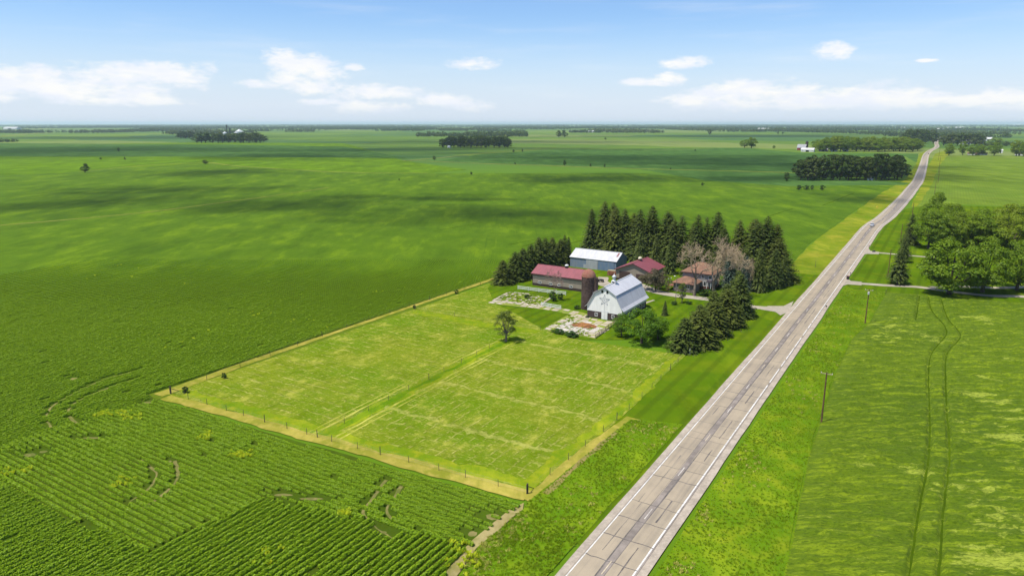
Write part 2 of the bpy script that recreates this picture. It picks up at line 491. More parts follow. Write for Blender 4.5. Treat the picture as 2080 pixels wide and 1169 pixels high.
M['far_olive'] = field_mat('olive_green_crop', (.115, .175, .018), (.095, .155, .018), (.135, .185, .022), big=.008, mid=.05, streak=(.25, 1, 1), row_dir=rowA, pitch=2.0, row_amt=.12)
M['far_yellow'] = field_mat('yellow_green_grass', (.155, .190, .012), (.095, .160, .007), (.235, .220, .024), big=.03, mid=.07)
M['fence_row'] = field_mat('dry_fence_row_grass', (.20, .21, .045), (.13, .17, .03), (.26, .24, .07), big=.02, mid=.2)
M['trampled'] = field_mat('trampled_stalks', (.045, .080, .003), (.038, .070, .003), (.060, .095, .004), big=.1, mid=.8)
M['hay'] = field_mat('strewn_hay', (.26, .265, .035), (.165, .215, .010), (.38, .35, .085), big=.25, mid=.9)
M['tan_soil'] = field_mat('dry_tan_soil', (.25, .205, .085), (.18, .17, .05), (.31, .26, .12), big=.2, mid=.9)
M['gravel'] = plain('pale_gravel', (.42, .37, .29), .12, 1.2, .95, .1, obj=False, bump=.2)
M['shoulder'] = plain('gravel_shoulder', (.47, .40, .32), .16, 2.2, .95, .1, obj=False, bump=.3)

# road surface: worn pale asphalt, darker in the wheel paths and along the seams
m, t = new_mat('road_surface')
p = pos_node(t)
a = t.math('SUBTRACT', t.vmath('DOT_PRODUCT', p, tuple(E1)), float(ROADA))
n = t.noise(p, 5.0, 5, .7); nb = t.noise(t.mapping(p, (1, 1, 1), rot=(0, 0, RA)), .14, 4, .6)
stre = t.noise(t.mapping(t.mapping(p, rot=(0, 0, RA)), (1.6, .03, 1)), 1.0, 4, .6)
c = t.mix(t.step(nb, .3, .7), (.325, .268, .192), (.272, .226, .165))
c = t.mix(t.math('MULTIPLY', t.step(stre, .5, .72), .45), c, (.155, .135, .115))
for w in (1.0, 2.75):
    for s_ in (-1, 1):
        d = t.math('ABSOLUTE', t.math('SUBTRACT', a, s_ * w))
        c = t.mix(t.math('MULTIPLY', t.step(d, .5, .05), t.math('MULTIPLY', t.step(nb, .25, .7), .30)), c, (.14, .125, .107))
edge = t.math('ABSOLUTE', a)
c = t.mix(t.math('MULTIPLY', t.step(edge, 3.68, 3.85), .55), c, (.165, .145, .13))
c = t.mix(t.math('MULTIPLY', t.step(n, .55, .75), .25), c, (.165, .14, .112))
finish(m, t, c, .9, n, .2, .01, .15); M['road'] = m
M['seal'] = plain('tar_seal', (.17, .148, .132), .25, 2.5, .8, .3, obj=False)
M['seam'] = plain('worn_centre_seam', (.30, .255, .22), .22, .6, .85, .2, obj=False)
M['paint'] = plain('road_paint', (.78, .76, .72), .12, 1.6, .7, .3, obj=False, col2=(.55, .52, .47))
M['dash'] = plain('worn_dash_paint', (.66, .62, .55), .15, 1.6, .7, .3, obj=False, col2=(.45, .41, .36))
M['paint_yellow'] = plain('faded_yellow_paint', (.62, .52, .36), .15, 1.6, .7, .3, obj=False)

# mown pasture: green stubble, yellowing drifts, and pale hay lying in broken crossing lines
m, t = new_mat('mown_pasture')
p = pos_node(t)
qa = t.vmath('DOT_PRODUCT', p, tuple(E1)); qb = t.vmath('DOT_PRODUCT', p, tuple(E2))
pr_ = t.mapping(p, rot=(0, 0, RA))
big = t.noise(p, .024, 4, .6); mid = t.noise(p, .11, 6, .68); gr = t.noise(t.mapping(pr_, (1.0, .6, 1)), .30, 8, .74)
c = t.mix(t.step(big, .36, .66), (.092, .160, .005), (.140, .180, .010))
c = t.mix(t.math('MULTIPLY', t.step(mid, .42, .68), .55), c, (.180, .195, .020))
fn_ = t.noise(t.mapping(pr_, (1.0, 1.9, 1)), 1.1, 4, .7)
c = t.mix(t.math('MULTIPLY', t.step(fn_, .55, .66), .55), c, (.33, .32, .075))
c = t.mix(t.math('MULTIPLY', t.step(fn_, .45, .34), .45), c, (.070, .112, .004))
c = t.mix(t.math('MULTIPLY', t.step(gr, .51, .62), .6), c, (.080, .122, .003))
dry = t.math('MULTIPLY', t.step(gr, .49, .36), t.step(mid, .40, .58))
c = t.mix(t.math('MULTIPLY', dry, .60), c, (.34, .33, .055))
wob = t.noise(p, .16, 4, .65)
def lines(q, pitch, k, ph):
    s = t.math('SINE', t.math('ADD', t.math('MULTIPLY', t.math('ADD', q, t.math('MULTIPLY', wob, k)), 2 * math.pi / pitch), ph))
    return t.step(s, .66, .99)
brk = t.noise(p, .42, 6, .75)
frag = t.step(brk, .44, .60); frag2 = t.step(brk, .36, .56)
amid = float(P(830, 793) @ E1)
leftp = t.step(qa, amid + 1.5, amid - 1.5)
m1 = t.math('MULTIPLY', t.step(t.noise(p, .045, 3, .6), .33, .50), t.math('MULTIPLY_ADD', leftp, .35, .65))
m2 = t.math('MULTIPLY', t.step(t.noise(t.mapping(p, loc=(31, 7, 0)), .045, 3, .6), .36, .52), t.math('MULTIPLY_ADD', leftp, -.75, 1.0))
l1 = t.math('MULTIPLY', t.math('MULTIPLY', lines(qb, 2.6, 3.2, 0.3), m1), frag)
l2 = t.math('MULTIPLY', t.math('MULTIPLY', lines(qa, 1.9, 1.3, 1.1), m2), frag)
l3 = t.step(lines(qb, 17.0, 6.0, 2.2), .985, 1.0)
l3 = t.math('MULTIPLY', l3, t.math('MULTIPLY', frag2, t.math('MULTIPLY_ADD', leftp, -.8, .8)))
hayl = t.math('MAXIMUM', t.math('MAXIMUM', l1, l2), l3)
c = t.mix(t.math('MULTIPLY', hayl, .50), c, (.42, .39, .11))
heap = t.math('MULTIPLY', t.step(t.noise(t.mapping(pr_, (.7, 1.5, 1)), .75, 6, .78), .56, .66), t.step(mid, .54, .66))
c = t.mix(t.math('MULTIPLY', heap, .40), c, (.44, .40, .13))
finish(m, t, c, 1.0, t.math('ADD', gr, t.math('MULTIPLY', hayl, .6)), .9, .25, .0)
M['pasture'] = m

# standing grain, lodged in streaks
m, t = new_mat('lodged_grain')
p = pos_node(t)
at = t.add('ShaderNodeAttribute'); at.attribute_name = 'lodge'; lodge = at.outputs['Fac']
st = t.noise(t.mapping(p, (.16, .95, 1), rot=(0, 0, .12)), 1.0, 5, .68, .6)
fine = t.noise(t.mapping(p, (1.2, 3.0, 1)), 1.3, 4, .7)
big = t.noise(p, .03, 3, .5)
c = t.mix(t.step(big, .3, .7), (.062, .105, .003), (.082, .130, .003))
c = t.mix(t.math('MULTIPLY', t.step(st, .48, .62), .85), c, (.155, .212, .006))
c = t.mix(t.math('MULTIPLY', t.step(fine, .46, .62), .65), c, (.035, .066, .002))
lf = t.step(t.math('ADD', lodge, t.math('MULTIPLY_ADD', t.noise(t.mapping(p, (.9, 2.6, 1), rot=(0, 0, .3)), 1.0, 6, .78), 3.6, -1.8)), .30, .85)
c = t.mix(t.math('MULTIPLY', t.math('MULTIPLY', lf, t.step(fine, .62, .42, .35, 1.0)), .75), c, (.29, .335, .042))
finish(m, t, c, .9, t.math('ADD', fine, st), .7, .2, .12); M['wheat'] = m

# far country: blocks of different crops on the survey grid
m, t = new_mat('far_farmland')
p = pos_node(t)
pm = t.mapping(p, (1, 1, 1), rot=(0, 0, RA))
vor = t.add('ShaderNodeTexVoronoi', distance='CHEBYCHEV', voronoi_dimensions='2D'); vor.inputs['Scale'].default_value = 1.0; vor.inputs['Randomness'].default_value = .75
t.link(t.mapping(pm, (1 / 620, 1 / 420, 1)), vor.inputs['Vector'])
sepc = t.add('ShaderNodeSeparateColor'); t.link(vor.outputs['Color'], sepc.inputs[0])
n1 = t.noise(p, .0016, 4, .55); n2 = t.noise(t.mapping(p, (.3, 1, 1)), .02, 4, .6)
c = t.mix(sepc.outputs[0], (.055, .112, .016), (.110, .175, .013))
c = t.mix(t.step(sepc.outputs[1], .70, .9), c, (.15, .185, .045))
c = t.mix(t.step(sepc.outputs[2], .78, .85), c, (.050, .110, .028))
c = t.mix(t.math('MULTIPLY', t.step(n2, .4, .7), .35), c, (.115, .19, .016))
gr = t.noise(t.mapping(p, (1.0, .35, 1), rot=(0, 0, RA)), .012, 10, .72)
c = t.mix(t.math('MULTIPLY', t.step(gr, .50, .65), .4), c, (.035, .075, .008))
dist = t.vmath('LENGTH', p)
c = t.mix(t.step(dist, 700, 1300), (.080, .155, .006), c)
finish(m, t, c, .95, t.noise(p, 1.1, 3, .6), .4, .2, .06); M['far'] = m

LEAF = {}
LEAF['soy'] = leaf_mat('soybean_leaf', (.135, .250, .005), (.265, .385, .014), .36, .3, (.200, .300, .006))
LEAF['weed'] = leaf_mat('yellow_weed_leaf', (.36, .46, .010), (.55, .60, .03), .4)
LEAF['grass'] = leaf_mat('grass_blade', (.120, .235, .006), (.235, .330, .010), .42, .35, (.25, .33, .012))
LEAF['grain'] = leaf_mat('grain_leaf', (.085, .140, .004), (.200, .265, .012), .35, .5, (.27, .31, .020))
LEAF['drygrass'] = leaf_mat('dry_grass_blade', (.34, .36, .045), (.52, .49, .12), .4)
LEAF['spruce'] = leaf_mat('spruce_needles', (.030, .050, .011), (.092, .120, .022), .16, .6, (.090, .105, .018))
LEAF['bluespruce'] = leaf_mat('blue_spruce_needles', (.030, .052, .038), (.065, .092, .070), .10, .3, (.045, .065, .05))
LEAF['maple'] = leaf_mat('maple_leaf', (.045, .110, .006), (.130, .235, .015), .24, .35, (.08, .16, .008))
LEAF['oak'] = leaf_mat('broadleaf', (.056, .115, .005), (.175, .255, .014), .24, .5, (.195, .230, .014))
LEAF['wood'] = leaf_mat('woodlot_leaf', (.030, .058, .012), (.070, .108, .020), .2, .6, (.085, .100, .020))
LEAF['plum'] = leaf_mat('bronze_leaf', (.065, .060, .030), (.125, .105, .060), .2)
LEAF['olive'] = leaf_mat('thin_olive_leaf', (.065, .100, .012), (.150, .190, .028), .3)
LEAF['bush'] = leaf_mat('dark_bush_leaf', (.018, .048, .008), (.045, .090, .014), .2)
M['bark'] = plain('bark', (.105, .085, .062), .3, 5, .95, .1, bump=.5)
M['greybark'] = plain('grey_bark', (.25, .205, .165), .25, 5, .95, .1, bump=.5)
M['twig'] = plain('dead_twig', (.56, .43, .28), .2, 3, .95, .1)
M['pinktwig'] = plain('pinkish_twig', (.46, .31, .26), .2, 3, .95, .1)
M['post'] = plain('weathered_post', (.13, .105, .075), .3, 6, .95, .1)
M['pole'] = plain('utility_pole_wood', (.19, .10, .06), .3, 2, .9, .15, streak=(9, 9, .3))
M['wire'] = plain('fence_wire', (.20, .19, .18), .2, 3, .5, .5, metal=.6)
M['white'] = plain('white_paint', (.98, .97, .94), .08, 1.5, .6, .3, streak=(5, 5, .6), grime=.2)
M['cream_wood'] = plain('pale_weathered_wood', (.48, .40, .24), .2, 3, .85, .2)
M['concrete'] = plain('old_concrete', (.52, .455, .37), .2, 1.3, .95, .1, col2=(.40, .34, .24), obj=False)
M['pale_concrete'] = plain('bleached_concrete', (.60, .55, .50), .14, .9, .95, .1, col2=(.48, .43, .37), obj=False)
M['glass'] = plain('window_glass', (.03, .035, .04), .2, 1, .12, .6, bump=0)
M['dark'] = plain('dark_opening', (.022, .02, .02), .2, 1, .8, .1)
M['brown_door'] = ribbed('brown_door', (.085, .052, .045), 0, .5, .12, .6, .3)
M['barn_stone'] = plain('brown_barn_base', (.105, .075, .072), .25, 2.2, .95, .1, bump=.6, bdist=.04)
M['barn_white'] = ribbed('barn_white_siding', (.98, .97, .93), 0, .32, .05, .65, .2, .25)
M['barn_roof'] = ribbed('barn_metal_roof', (.64, .64, .67), 1, .6, .07, .45, .4, .4)
M['roof_red'] = ribbed('red_metal_roof', (.30, .090, .105), 0, .6, .09, .5, .35, .35)
M['roof_red_y'] = ribbed('red_metal_roof_garage', (.28, .076, .090), 1, .6, .09, .5, .35, .35)
M['roof_white'] = ribbed('white_metal_roof', (.61, .61, .63), 0, .6, .07, .5, .35, .4)
M['roof_patch'] = plain('rusty_roof_patch', (.36, .17, .17), .2, 2, .7, .2)
M['taupe'] = ribbed('taupe_siding', (.345, .285, .225), 0, .45, .04, .6, .25, .12)
M['wainscot'] = ribbed('brown_wainscot', (.060, .040, .036), 0, .45, .06, .6, .25, .1)
M['blue'] = ribbed('faded_blue_siding', (.17, .235, .33), 0, .3, .12, .6, .25, .35, col2=(.26, .30, .36))
M['blue_door'] = ribbed('blue_sliding_door', (.13, .205, .32), 0, .3, .15, .6, .25, .4, col2=(.22, .28, .36))
M['grey_door'] = ribbed('pale_sliding_door', (.42, .44, .46), 0, .3, .06, .6, .25, .2)
M['trim_red'] = plain('dark_red_trim', (.10, .03, .035), .15, 3, .6, .3)
M['shingle'] = plain('brown_shingles', (.27, .145, .095), .3, 2.6, .95, .1, bump=.6, bdist=.03, col2=(.19, .115, .08))
M['house_wall'] = ribbed('house_siding', (.36, .33, .315), 2, .2, .04, .75, .2, .15)
M['house_stone'] = plain('house_pinkish_stone', (.33, .265, .245), .3, 2.5, .95, .1, bump=.5, bdist=.03)
M['brick'] = plain('dark_red_brick', (.15, .065, .055), .25, 5, .95, .1, bump=.4)
M['deck'] = plain('reddish_deck_wood', (.25, .11, .075), .25, 4, .85, .2)
M['silo_wall'] = plain('dark_silo_staves', (.105, .070, .060), .35, 1.6, .9, .15, bump=.5, bdist=.04, streak=(3, 3, .12), grime=.5)
M['rust'] = plain('rusted_dome', (.24, .080, .060), .35, 1.4, .8, .25, col2=(.33, .17, .11))
M['dirt'] = plain('reddish_dirt', (.36, .165, .060), .35, 1.1, .98, .05, bump=.7, bdist=.08, col2=(.16, .075, .035), obj=False)
M['weedy'] = field_mat('weedy_ground', (.19, .22, .035), (.12, .20, .02), (.33, .28, .10), big=.25, mid=.6, bstr=.6)
M['lumber'] = plain('stacked_red_lumber', (.38, .16, .095), .3, 5, .9, .15)
M['dark_metal'] = plain('dark_machine_metal', (.035, .036, .038), .3, 4, .5, .4)
M['tan_canvas'] = plain('tan_plastic', (.55, .43, .24), .15, 3, .7, .3)
M['silver'] = plain('silver_car_paint', (.62, .62, .66), .03, 3, .25, .6, bump=0)
M['darkpaint'] = plain('dark_car_paint', (.05, .05, .06), .05, 3, .3, .6, bump=0)
M['tyre'] = plain('tyre_rubber', (.025, .025, .025), .1, 5, .9, .2)
M['yellow'] = plain('yellow_paint', (.70, .55, .06), .1, 4, .6, .3)
M['galv'] = plain('galvanised_steel', (.66, .68, .70), .06, 1.2, .4, .5, streak=(4, 4, .3), grime=.15)
M['far_white'] = plain('far_white_siding', (.70, .70, .68), .06, .5, .7, .2)
M['far_grey_roof'] = plain('far_grey_roof', (.38, .38, .40), .1, .5, .7, .2)
M['far_red'] = plain('far_red_siding', (.30, .045, .045), .15, .6, .8, .2)

# cloud: white lump whose body thins out towards a ragged edge
m, t = new_mat('cloud_vapour')
tc = t.add('ShaderNodeTexCoord').outputs['Object']
gen = t.mapping(tc, (1, 1, 0))
r2 = t.vmath('LENGTH', gen)
oi = t.add('ShaderNodeObjectInfo')
off = t.add('ShaderNodeCombineXYZ'); t.link(t.math('MULTIPLY', oi.outputs['Random'], 50.0), off.inputs[0])
wn = t.noise(t.vmath('ADD', gen, off.outputs[0]), 1.5, 5, .6)
wf = t.noise(t.vmath('ADD', gen, off.outputs[0]), 5.5, 4, .6)
d = t.math('ADD', t.math('ADD', t.math('SUBTRACT', 1.0, r2), t.math('MULTIPLY_ADD', wn, 2.8, -1.4)), t.math('MULTIPLY_ADD', wf, .9, -.45))
fac = t.math('MULTIPLY', t.step(d, -.15, 1.0), .42)
df = t.add('ShaderNodeBsdfDiffuse'); df.inputs[0].default_value = (.9, .9, .9, 1)
tp = t.add('ShaderNodeBsdfTransparent')
mx = t.add('ShaderNodeMixShader'); t.link(fac, mx.inputs[0]); t.link(tp.outputs[0], mx.inputs[1]); t.link(df.outputs[0], mx.inputs[2])
o = t.add('ShaderNodeOutputMaterial'); t.link(mx.outputs[0], o.inputs[0])
M['cloud'] = m
# ------------------------------------------------------------------ ground, fields, road
def big_ground():
    R = 42000.0
    me = bpy.data.meshes.new('ground')
    n = 64; vs = [(0, 0, 0)] + [(R * math.cos(2 * math.pi * i / n), R * math.sin(2 * math.pi * i / n), 0) for i in range(n)]
    me.from_pydata(vs, [], [(0, 1 + i, 1 + (i + 1) % n) for i in range(n)]); me.materials.append(M['far']); me.update()
    o = link(bpy.data.objects.new('ground', me)); o['kind'] = 'structure'
big_ground()

# road centre line in plan
road_px = [(1936 - .7785 * k, 250 + k) for k in (900, 700, 520, 400, 310, 250, 212)] + [(1800, 440), (1834, 405.7), (1855, 380), (1866, 364), (1875.5, 335), (1881, 315), (1889, 306.5),
           (1903, 298), (1902, 289), (1909, 278), (1920, 264), (1927, 258), (1931, 255)]
rl = [P(*q) for q in road_px]
rl = [rl[0] - E2 * 160, rl[0] - E2 * 70] + rl
ROAD = spline(np.array(rl), 6.0)

def road_at(b0):                          # centre point and tangent for a distance along the road
    s = ROAD @ E2; i = int(np.clip(np.searchsorted(s, b0), 1, len(ROAD) - 1))
    u = (b0 - s[i - 1]) / (s[i] - s[i - 1]); p = ROAD[i - 1] + (ROAD[i] - ROAD[i - 1]) * u
    tg = ROAD[i] - ROAD[i - 1]; tg = tg / np.linalg.norm(tg)
    return p, tg, np.array([tg[1], -tg[0], 0])

near = ROAD[(ROAD @ E2) < 900]
# big soybean field to the left: one sheet from the frame's edge to the far fence rows
A_line0, A_line1 = P(318, 813), P(1012, 568)
soyA = [P(318, 813) - E2 * 170, P(318, 813), P(1010, 567), P(1030, 560), P(1150, 528), P(1210, 508), P(1330, 520), P(1450, 545), P(1592, 552), P(1640, 500), P(1700, 455), P(1790, 392), P(1838, 368),
        P(1600, 375), P(1300, 352), P(870, 352), P(690, 350), P(490, 338), P(420, 331), P(160, 350), P(-500, 375), P(-1400, 480), AB(-420, -40)]
sheet('soybean_field', soyA, .10, M['soy_sheet'], .8, 6, 3)
sheet('cropland', [P(-500, 385), P(160, 349), P(420, 331), P(490, 338), P(690, 350), P(870, 352), P(950, 345), P(820, 326), P(700, 291), P(400, 289), P(-300, 300)], .06,
      field_mat('mid_crop', (.090, .165, .007), (.068, .130, .010), (.105, .180, .008), big=.006, mid=.03, streak=(.3, 1, 1)), 2, 20, 5)
sheet('corn_field', [P(980, 313), P(1130, 304), P(1500, 300), P(1640, 311), P(1866, 312), P(1862, 330), P(1840, 318), P(1700, 318), P(1610, 350), P(1480, 346), P(1280, 342), P(1100, 336), P(880, 329)], .07, M['far_teal'], 2, 20, 6)
sheet('corn_field', [P(1300, 344), P(1480, 348), P(1615, 352), P(1850, 372), P(1835, 376), P(1600, 378), P(1430, 366)], .12, M['far_teal'], 2, 20, 7)
sheet('corn_field', [P(-200, 318), P(350, 318), P(700, 320), P(830, 322), P(700, 298), P(480, 294), P(-100, 290)], .09, M['far_teal'], 2, 20, 8)
sheet('cropland', [P(1925, 316), P(2300, 318), P(2500, 430), P(2080, 420), P(1960, 415), P(1890, 430), P(1860, 420), P(1885, 370), P(1893, 340)], .08, M['far_olive'], 1, 10, 9)
sheet('verge', [P(1530, 640), P(1596, 552), P(1640, 502), P(1700, 456), P(1790, 392), P(1838, 365), P(1860, 335), P(1868, 312), P(1893, 302), P(1884, 330), P(1872, 372), P(1815, 430), P(1700, 540)], .115, M['far_yellow'], 1.2, 5, 10)
sheet('verge', [P(1900, 312), P(1940, 300), P(1925, 316), P(1905, 340), P(1893, 375), P(1862, 420), P(1850, 420), P(1875, 370), P(1884, 340)], .115, M['far_yellow'], 1.0, 6, 11)

# near ground between pasture, farmyard and road
lawnL = [P(1068, 1005), P(1392, 720), P(1390, 690), P(1180, 690), P(1100, 668), P(1000, 616), P(985, 580), P(1012, 566), P(1150, 528), P(1210, 508), P(1330, 518), P(1450, 543), P(1594, 553), P(1680, 560), P(1580, 690), P(1400, 860), P(1180, 1110)]
sheet('lawn', lawnL, .125, M['lawn'], .4, 4, 12)
pasture = [P(338, 801), P(1068, 1008), P(1275, 836), P(1392, 722), P(1240, 700), P(1175, 690), P(1105, 671), P(1045, 636), P(1004, 617), P(990, 585), P(1008, 571)]
sheet('pasture', pasture, .14, M['pasture'], .3, 3, 13)
strip_line = [P(1070, 1010), P(640, 893), P(334, 808)]
vs_, fs_ = ribbon(spline(np.array(strip_line), 1.5), 3.2, 2.6, .155, .7, 4, off=.4)
o = link(bpy.data.objects.new('grass_track', np_mesh('grass_track', vs_, fs_, [M['straw_strip']]))); o['kind'] = 'structure'
vs_, fs_ = ribbon(spline(np.array([P(330, 806), P(640, 693), P(860, 618), P(1012, 567)]), 1.5), 2.8, 2.2, .157, .35, 9, off=-1.5)
o = link(bpy.data.objects.new('grass_track', np_mesh('grass_track', vs_, fs_, [M['straw_strip']]))); o['kind'] = 'structure'
vs_, fs_ = ribbon(spline(np.array([P(1062, 1012), P(1100, 992), P(1190, 912), P(1280, 848)]), 1.0), 3.9, 3.2, .159, .45, 11, off=1.0)
o = link(bpy.data.objects.new('grass_track', np_mesh('grass_track', vs_, fs_, [M['straw_strip']]))); o['kind'] = 'structure'
vs_, fs_ = ribbon(spline(np.array([P(1095, 1000), P(1125, 972), P(1190, 915), P(1240, 876)]), 1.0), 1.0, .9, .1615, .4, 12, off=1.2)
o = link(bpy.data.objects.new('worn_path', np_mesh('worn_path', vs_, fs_, [M['brown_strip']]))); o['kind'] = 'structure'

ditchL = [P(1072, 1020), P(1190, 925), P(1280, 853), P(1330, 856), P(1388, 862)] + [P(1936 - .897 * k, 250 + k) for k in (640, 760, 919, 1200)] + [P(840, 1450), P(916, 1190), P(971, 1112), P(1064, 1034)]
sheet('ditch_grass', ditchL, .16, M['tall_grass'], .4, 2, 14)
soyB = [P(321, 813), P(600, 903), P(1046, 1022), P(955, 1107), P(930, 1107), P(530, 1013), P(300, 1126), P(0, 985), P(-400, 790), P(-250, 985)]
bnd = P(321, 813)
aA = float(P(345, 800) @ E1) - 3.1
aL = float(bnd @ E1)                       # a of the pasture's left edge
sheet('soybean_soil', [AB(aL - 70, 20), AB(aL - 70, 88), P(318, 813), P(1050, 1025), P(912, 1172), P(830, 1450), AB(-50, -20)], .145, M['soil'], .4, 3, 15)
sheet('soil_edge', [P(1064, 1022), P(1036, 1034), P(955, 1102), P(898, 1172), P(800, 1450), P(830, 1450), P(913, 1190), P(968, 1114), P(1062, 1036)], .168, M['tan_soil'], .25, 1, 16)

wheat_edge = [P(1560, 1300), P(1592, 1169), P(1640, 930), P(1662, 862), P(1694, 762), P(1728, 690), P(1765, 655), P(1790, 610), P(1800, 594)]
vergeR = [P(1936 - .66 * k, 250 + k) for k in (1200, 919, 700, 500, 400, 330)] + [P(1735, 588), P(1800, 592)] + wheat_edge[::-1][1:]
sheet('verge', vergeR, .13, M['verge_grass'], .3, 2, 17)
lawnR = [P(1936 - .66 * k, 250 + k) for k in (335, 300, 260, 200)] + [P(1838, 425), P(1865, 420), P(1960, 418), P(2300, 425), P(2600, 640), P(2100, 618), P(1800, 594), P(1722, 586)]
sheet('lawn', lawnR, .128, M['lawn'], .4, 4, 18)

# grain field as a relief of lodged and standing stalks
wheat_poly = wheat_edge + [P(2080, 616), P(2330, 625), P(2650, 720), P(2500, 1300)]
tracks = [spline(np.array([P(*q, .4) for q in ln]), .8) for ln in
          ([(1886, 602), (1893, 630), (1923, 672), (1889, 727), (1889, 872), (1884, 945), (1863, 1055), (1847, 1169), (1830, 1300)],
           [(1912, 607), (1925, 645), (1951, 680), (1923, 721), (1923, 820), (1929, 925), (1917, 1029), (1907, 1169), (1895, 1300)],
           [(1868, 600), (1860, 650)])]
WG = {}
def wheat():
    wp = np.array(wheat_poly); x0, x1 = wp[:, 0].min(), min(wp[:, 0].max(), 185); y0, y1 = wp[:, 1].min(), wp[:, 1].max()
    st = .34
    xs, ys = np.arange(x0, x1, st), np.arange(y0, y1, st)
    gx, gy = np.meshgrid(xs, ys); pts = np.stack([gx.ravel(), gy.ravel()], 1)
    ins = inside(pts, wp)
    edge = dist_line(pts, np.vstack([wp, wp[:1]]))
    k = np.clip(edge / 4.0, 0, 1) ** .8
    s1 = fbm(pts[:, 0] * .22 + pts[:, 1] * .06, pts[:, 1] * .80, 3, 4); s2 = fbm(pts[:, 0] * 1.0, pts[:, 1] * 1.9, 8, 2)
    lod = np.zeros(len(pts))
    for (px, py, hw, hh) in [(1825, 668, 38, 14), (1790, 690, 26, 9), (1885, 690, 14, 10), (1990, 650, 26, 9), (2010, 730, 30, 12), (2010, 768, 26, 9), (2030, 830, 34, 25), (1965, 890, 18, 20), (2050, 900, 60, 40),
                             (2060, 1040, 60, 55), (2010, 1140, 70, 45), (2070, 950, 40, 30), (1960, 1040, 30, 40), (1860, 960, 25, 10), (1740, 945, 30, 8)]:
        c = P(px, py); r = np.array([hw * mpp(c), abs(P(px, py - hh)[1] - P(px, py + hh)[1]) / 2])
        d = np.sqrt((((pts - c[:2]) / r) ** 2).sum(1))
        lod = np.maximum(lod, np.clip(1.5 - d, 0, 1))
    s3 = fbm(pts[:, 0] * .5, pts[:, 1] * .9, 31, 3)
    s4 = fbm(pts[:, 0] * .07, pts[:, 1] * .10, 53, 3)
    lod2 = np.clip((lod * .55 - .30 + (s1 - .5) * 2.8 + (s3 - .5) * 2.2 + (s4 - .45) * 1.6 * np.clip((pts[:, 0] - 40) / 40, 0, 1)) * np.clip(lod * 3 + .35, 0, 1), 0, 1)
    z = .50 + (s1 - .5) * 1.5 + (s2 - .5) * .50 - .34 * lod2
    for tr in tracks:
        d = dist_line(pts, tr); z -= .7 * np.clip((.55 - d) / .3, 0, 1)
    z = .15 + np.maximum(z, .06) * k
    WG.update(x0=x0, y0=y0, st=st, z=z.reshape(gx.shape), l=lod2.reshape(gx.shape))
    idx = -np.ones(len(pts), int)
    ny, nx = gx.shape
    q = np.arange(ny * nx).reshape(ny, nx)
    quad = np.stack([q[:-1, :-1].ravel(), q[:-1, 1:].ravel(), q[1:, 1:].ravel(), q[1:, :-1].ravel()], 1)
    quad = quad[ins[quad].all(1)]
    used = np.unique(quad); idx[used] = np.arange(len(used))
    me = np_mesh('grain_field', np.column_stack([pts[used], z[used]]), idx[quad], [M['wheat']], smooth=True)
    at = me.attributes.new('lodge', 'FLOAT', 'POINT'); at.data.foreach_set('value', lod2[used].astype(np.float32))
    o = link(bpy.data.objects.new('grain_field', me)); o['kind'] = 'structure'
wheat()
sheet('grain_field_floor', wheat_poly + [], .135, M['tall_grass'], 0)

# the road: gravel shoulder, worn surface, painted lines, tar-sealed cracks
road = link(bpy.data.objects.new('road', np_mesh('road', *ribbon(ROAD, 7.75, 7.75, .26), [M['road']]))); road['kind'] = 'structure'
sh = link(bpy.data.objects.new('road_shoulder', np_mesh('road_shoulder', *ribbon(ROAD, 10.0, 10.8, .22, .22, 3, off=.1), [M['shoulder']]))); sh['kind'] = 'structure'
strip_obj('edge_line', ROAD, .17, .264, M['paint'], road, off=-3.62)
rng = np.random.default_rng(7)
def seg_strip(b0, b1, off, w, z, name, mat, jit=0.0, seed=0):
    ln = np.array([road_at(b)[0] for b in np.linspace(b0, b1, max(2, int((b1 - b0) / (1.0 if jit else 5)) + 1))])
    return strip_obj(name, ln, w, z, mat, road, jit=jit, seed=seed, off=off)
# right edge line: worn through in places between 95 m and 210 m
b = -150.0
while b < 2400:
    L = 60.0 if (b < 96 or b > 205) else rng.uniform(3, 11)
    seg_strip(b, b + L, 3.55, .22, .264, 'edge_line', M['paint'])
    b += L + (0 if (b < 90 or b > 205) else rng.uniform(.7, 2.6))
    if b > 400: seg_strip(b, 2400, 3.55, .2, .264, 'edge_line', M['paint']); break
b1 = float(P(1225.7, 1152.8) @ E2); b2 = float(P(1516.7, 785.9) @ E2); per = (b2 - b1) / 5
for i in range(-6, 40):
    bb = b1 + i * per
    seg_strip(bb - 1.6, bb + 1.6, 0.02, .13, .268, 'centre_dash', M['paint_yellow'] if i % 3 == 0 else M['dash'])
strip_obj('centre_seam', near, .95, .262, M['seam'], road, jit=.28, seed=5)
for off, s in ((-.55, 1), (.5, 2)):
    strip_obj('tar_seal', near, .16, .2635, M['seal'], road, jit=.16, seed=20 + s, off=off)
strip_obj('tar_seal', near, .22, .2636, M['seam'], road, jit=.16, seed=24, off=-4.0 + .35)
strip_obj('tar_seal', near, .26, .2636, M['seam'], road, jit=.16, seed=25, off=3.68)
def crack(b0, a0, a1, w):
    n = 10; pts = []
    sl = rng.uniform(-.35, .35)
    for i in range(n):
        u = i / (n - 1); p, tg, nr = road_at(b0 + sl * (u - .5) + rng.normal(0, .07)); pts.append(p + nr * (a0 + (a1 - a0) * u))
    strip_obj('crack', np.array(pts), w, .2655, M['seal'], road, jit=w * .25, seed=int(rng.integers(1e6)))
bb = 62.0
while bb < 420:
    k = rng.random()
    if k < .62: crack(bb, -3.6, 3.7, rng.uniform(.09, .17))
    elif k < .8: crack(bb, -3.5, -.6, .08)
    else: crack(bb, .5, 3.6, .08)
    bb += rng.uniform(2.4, 6.5) * (1 if bb < 220 else 1.8)
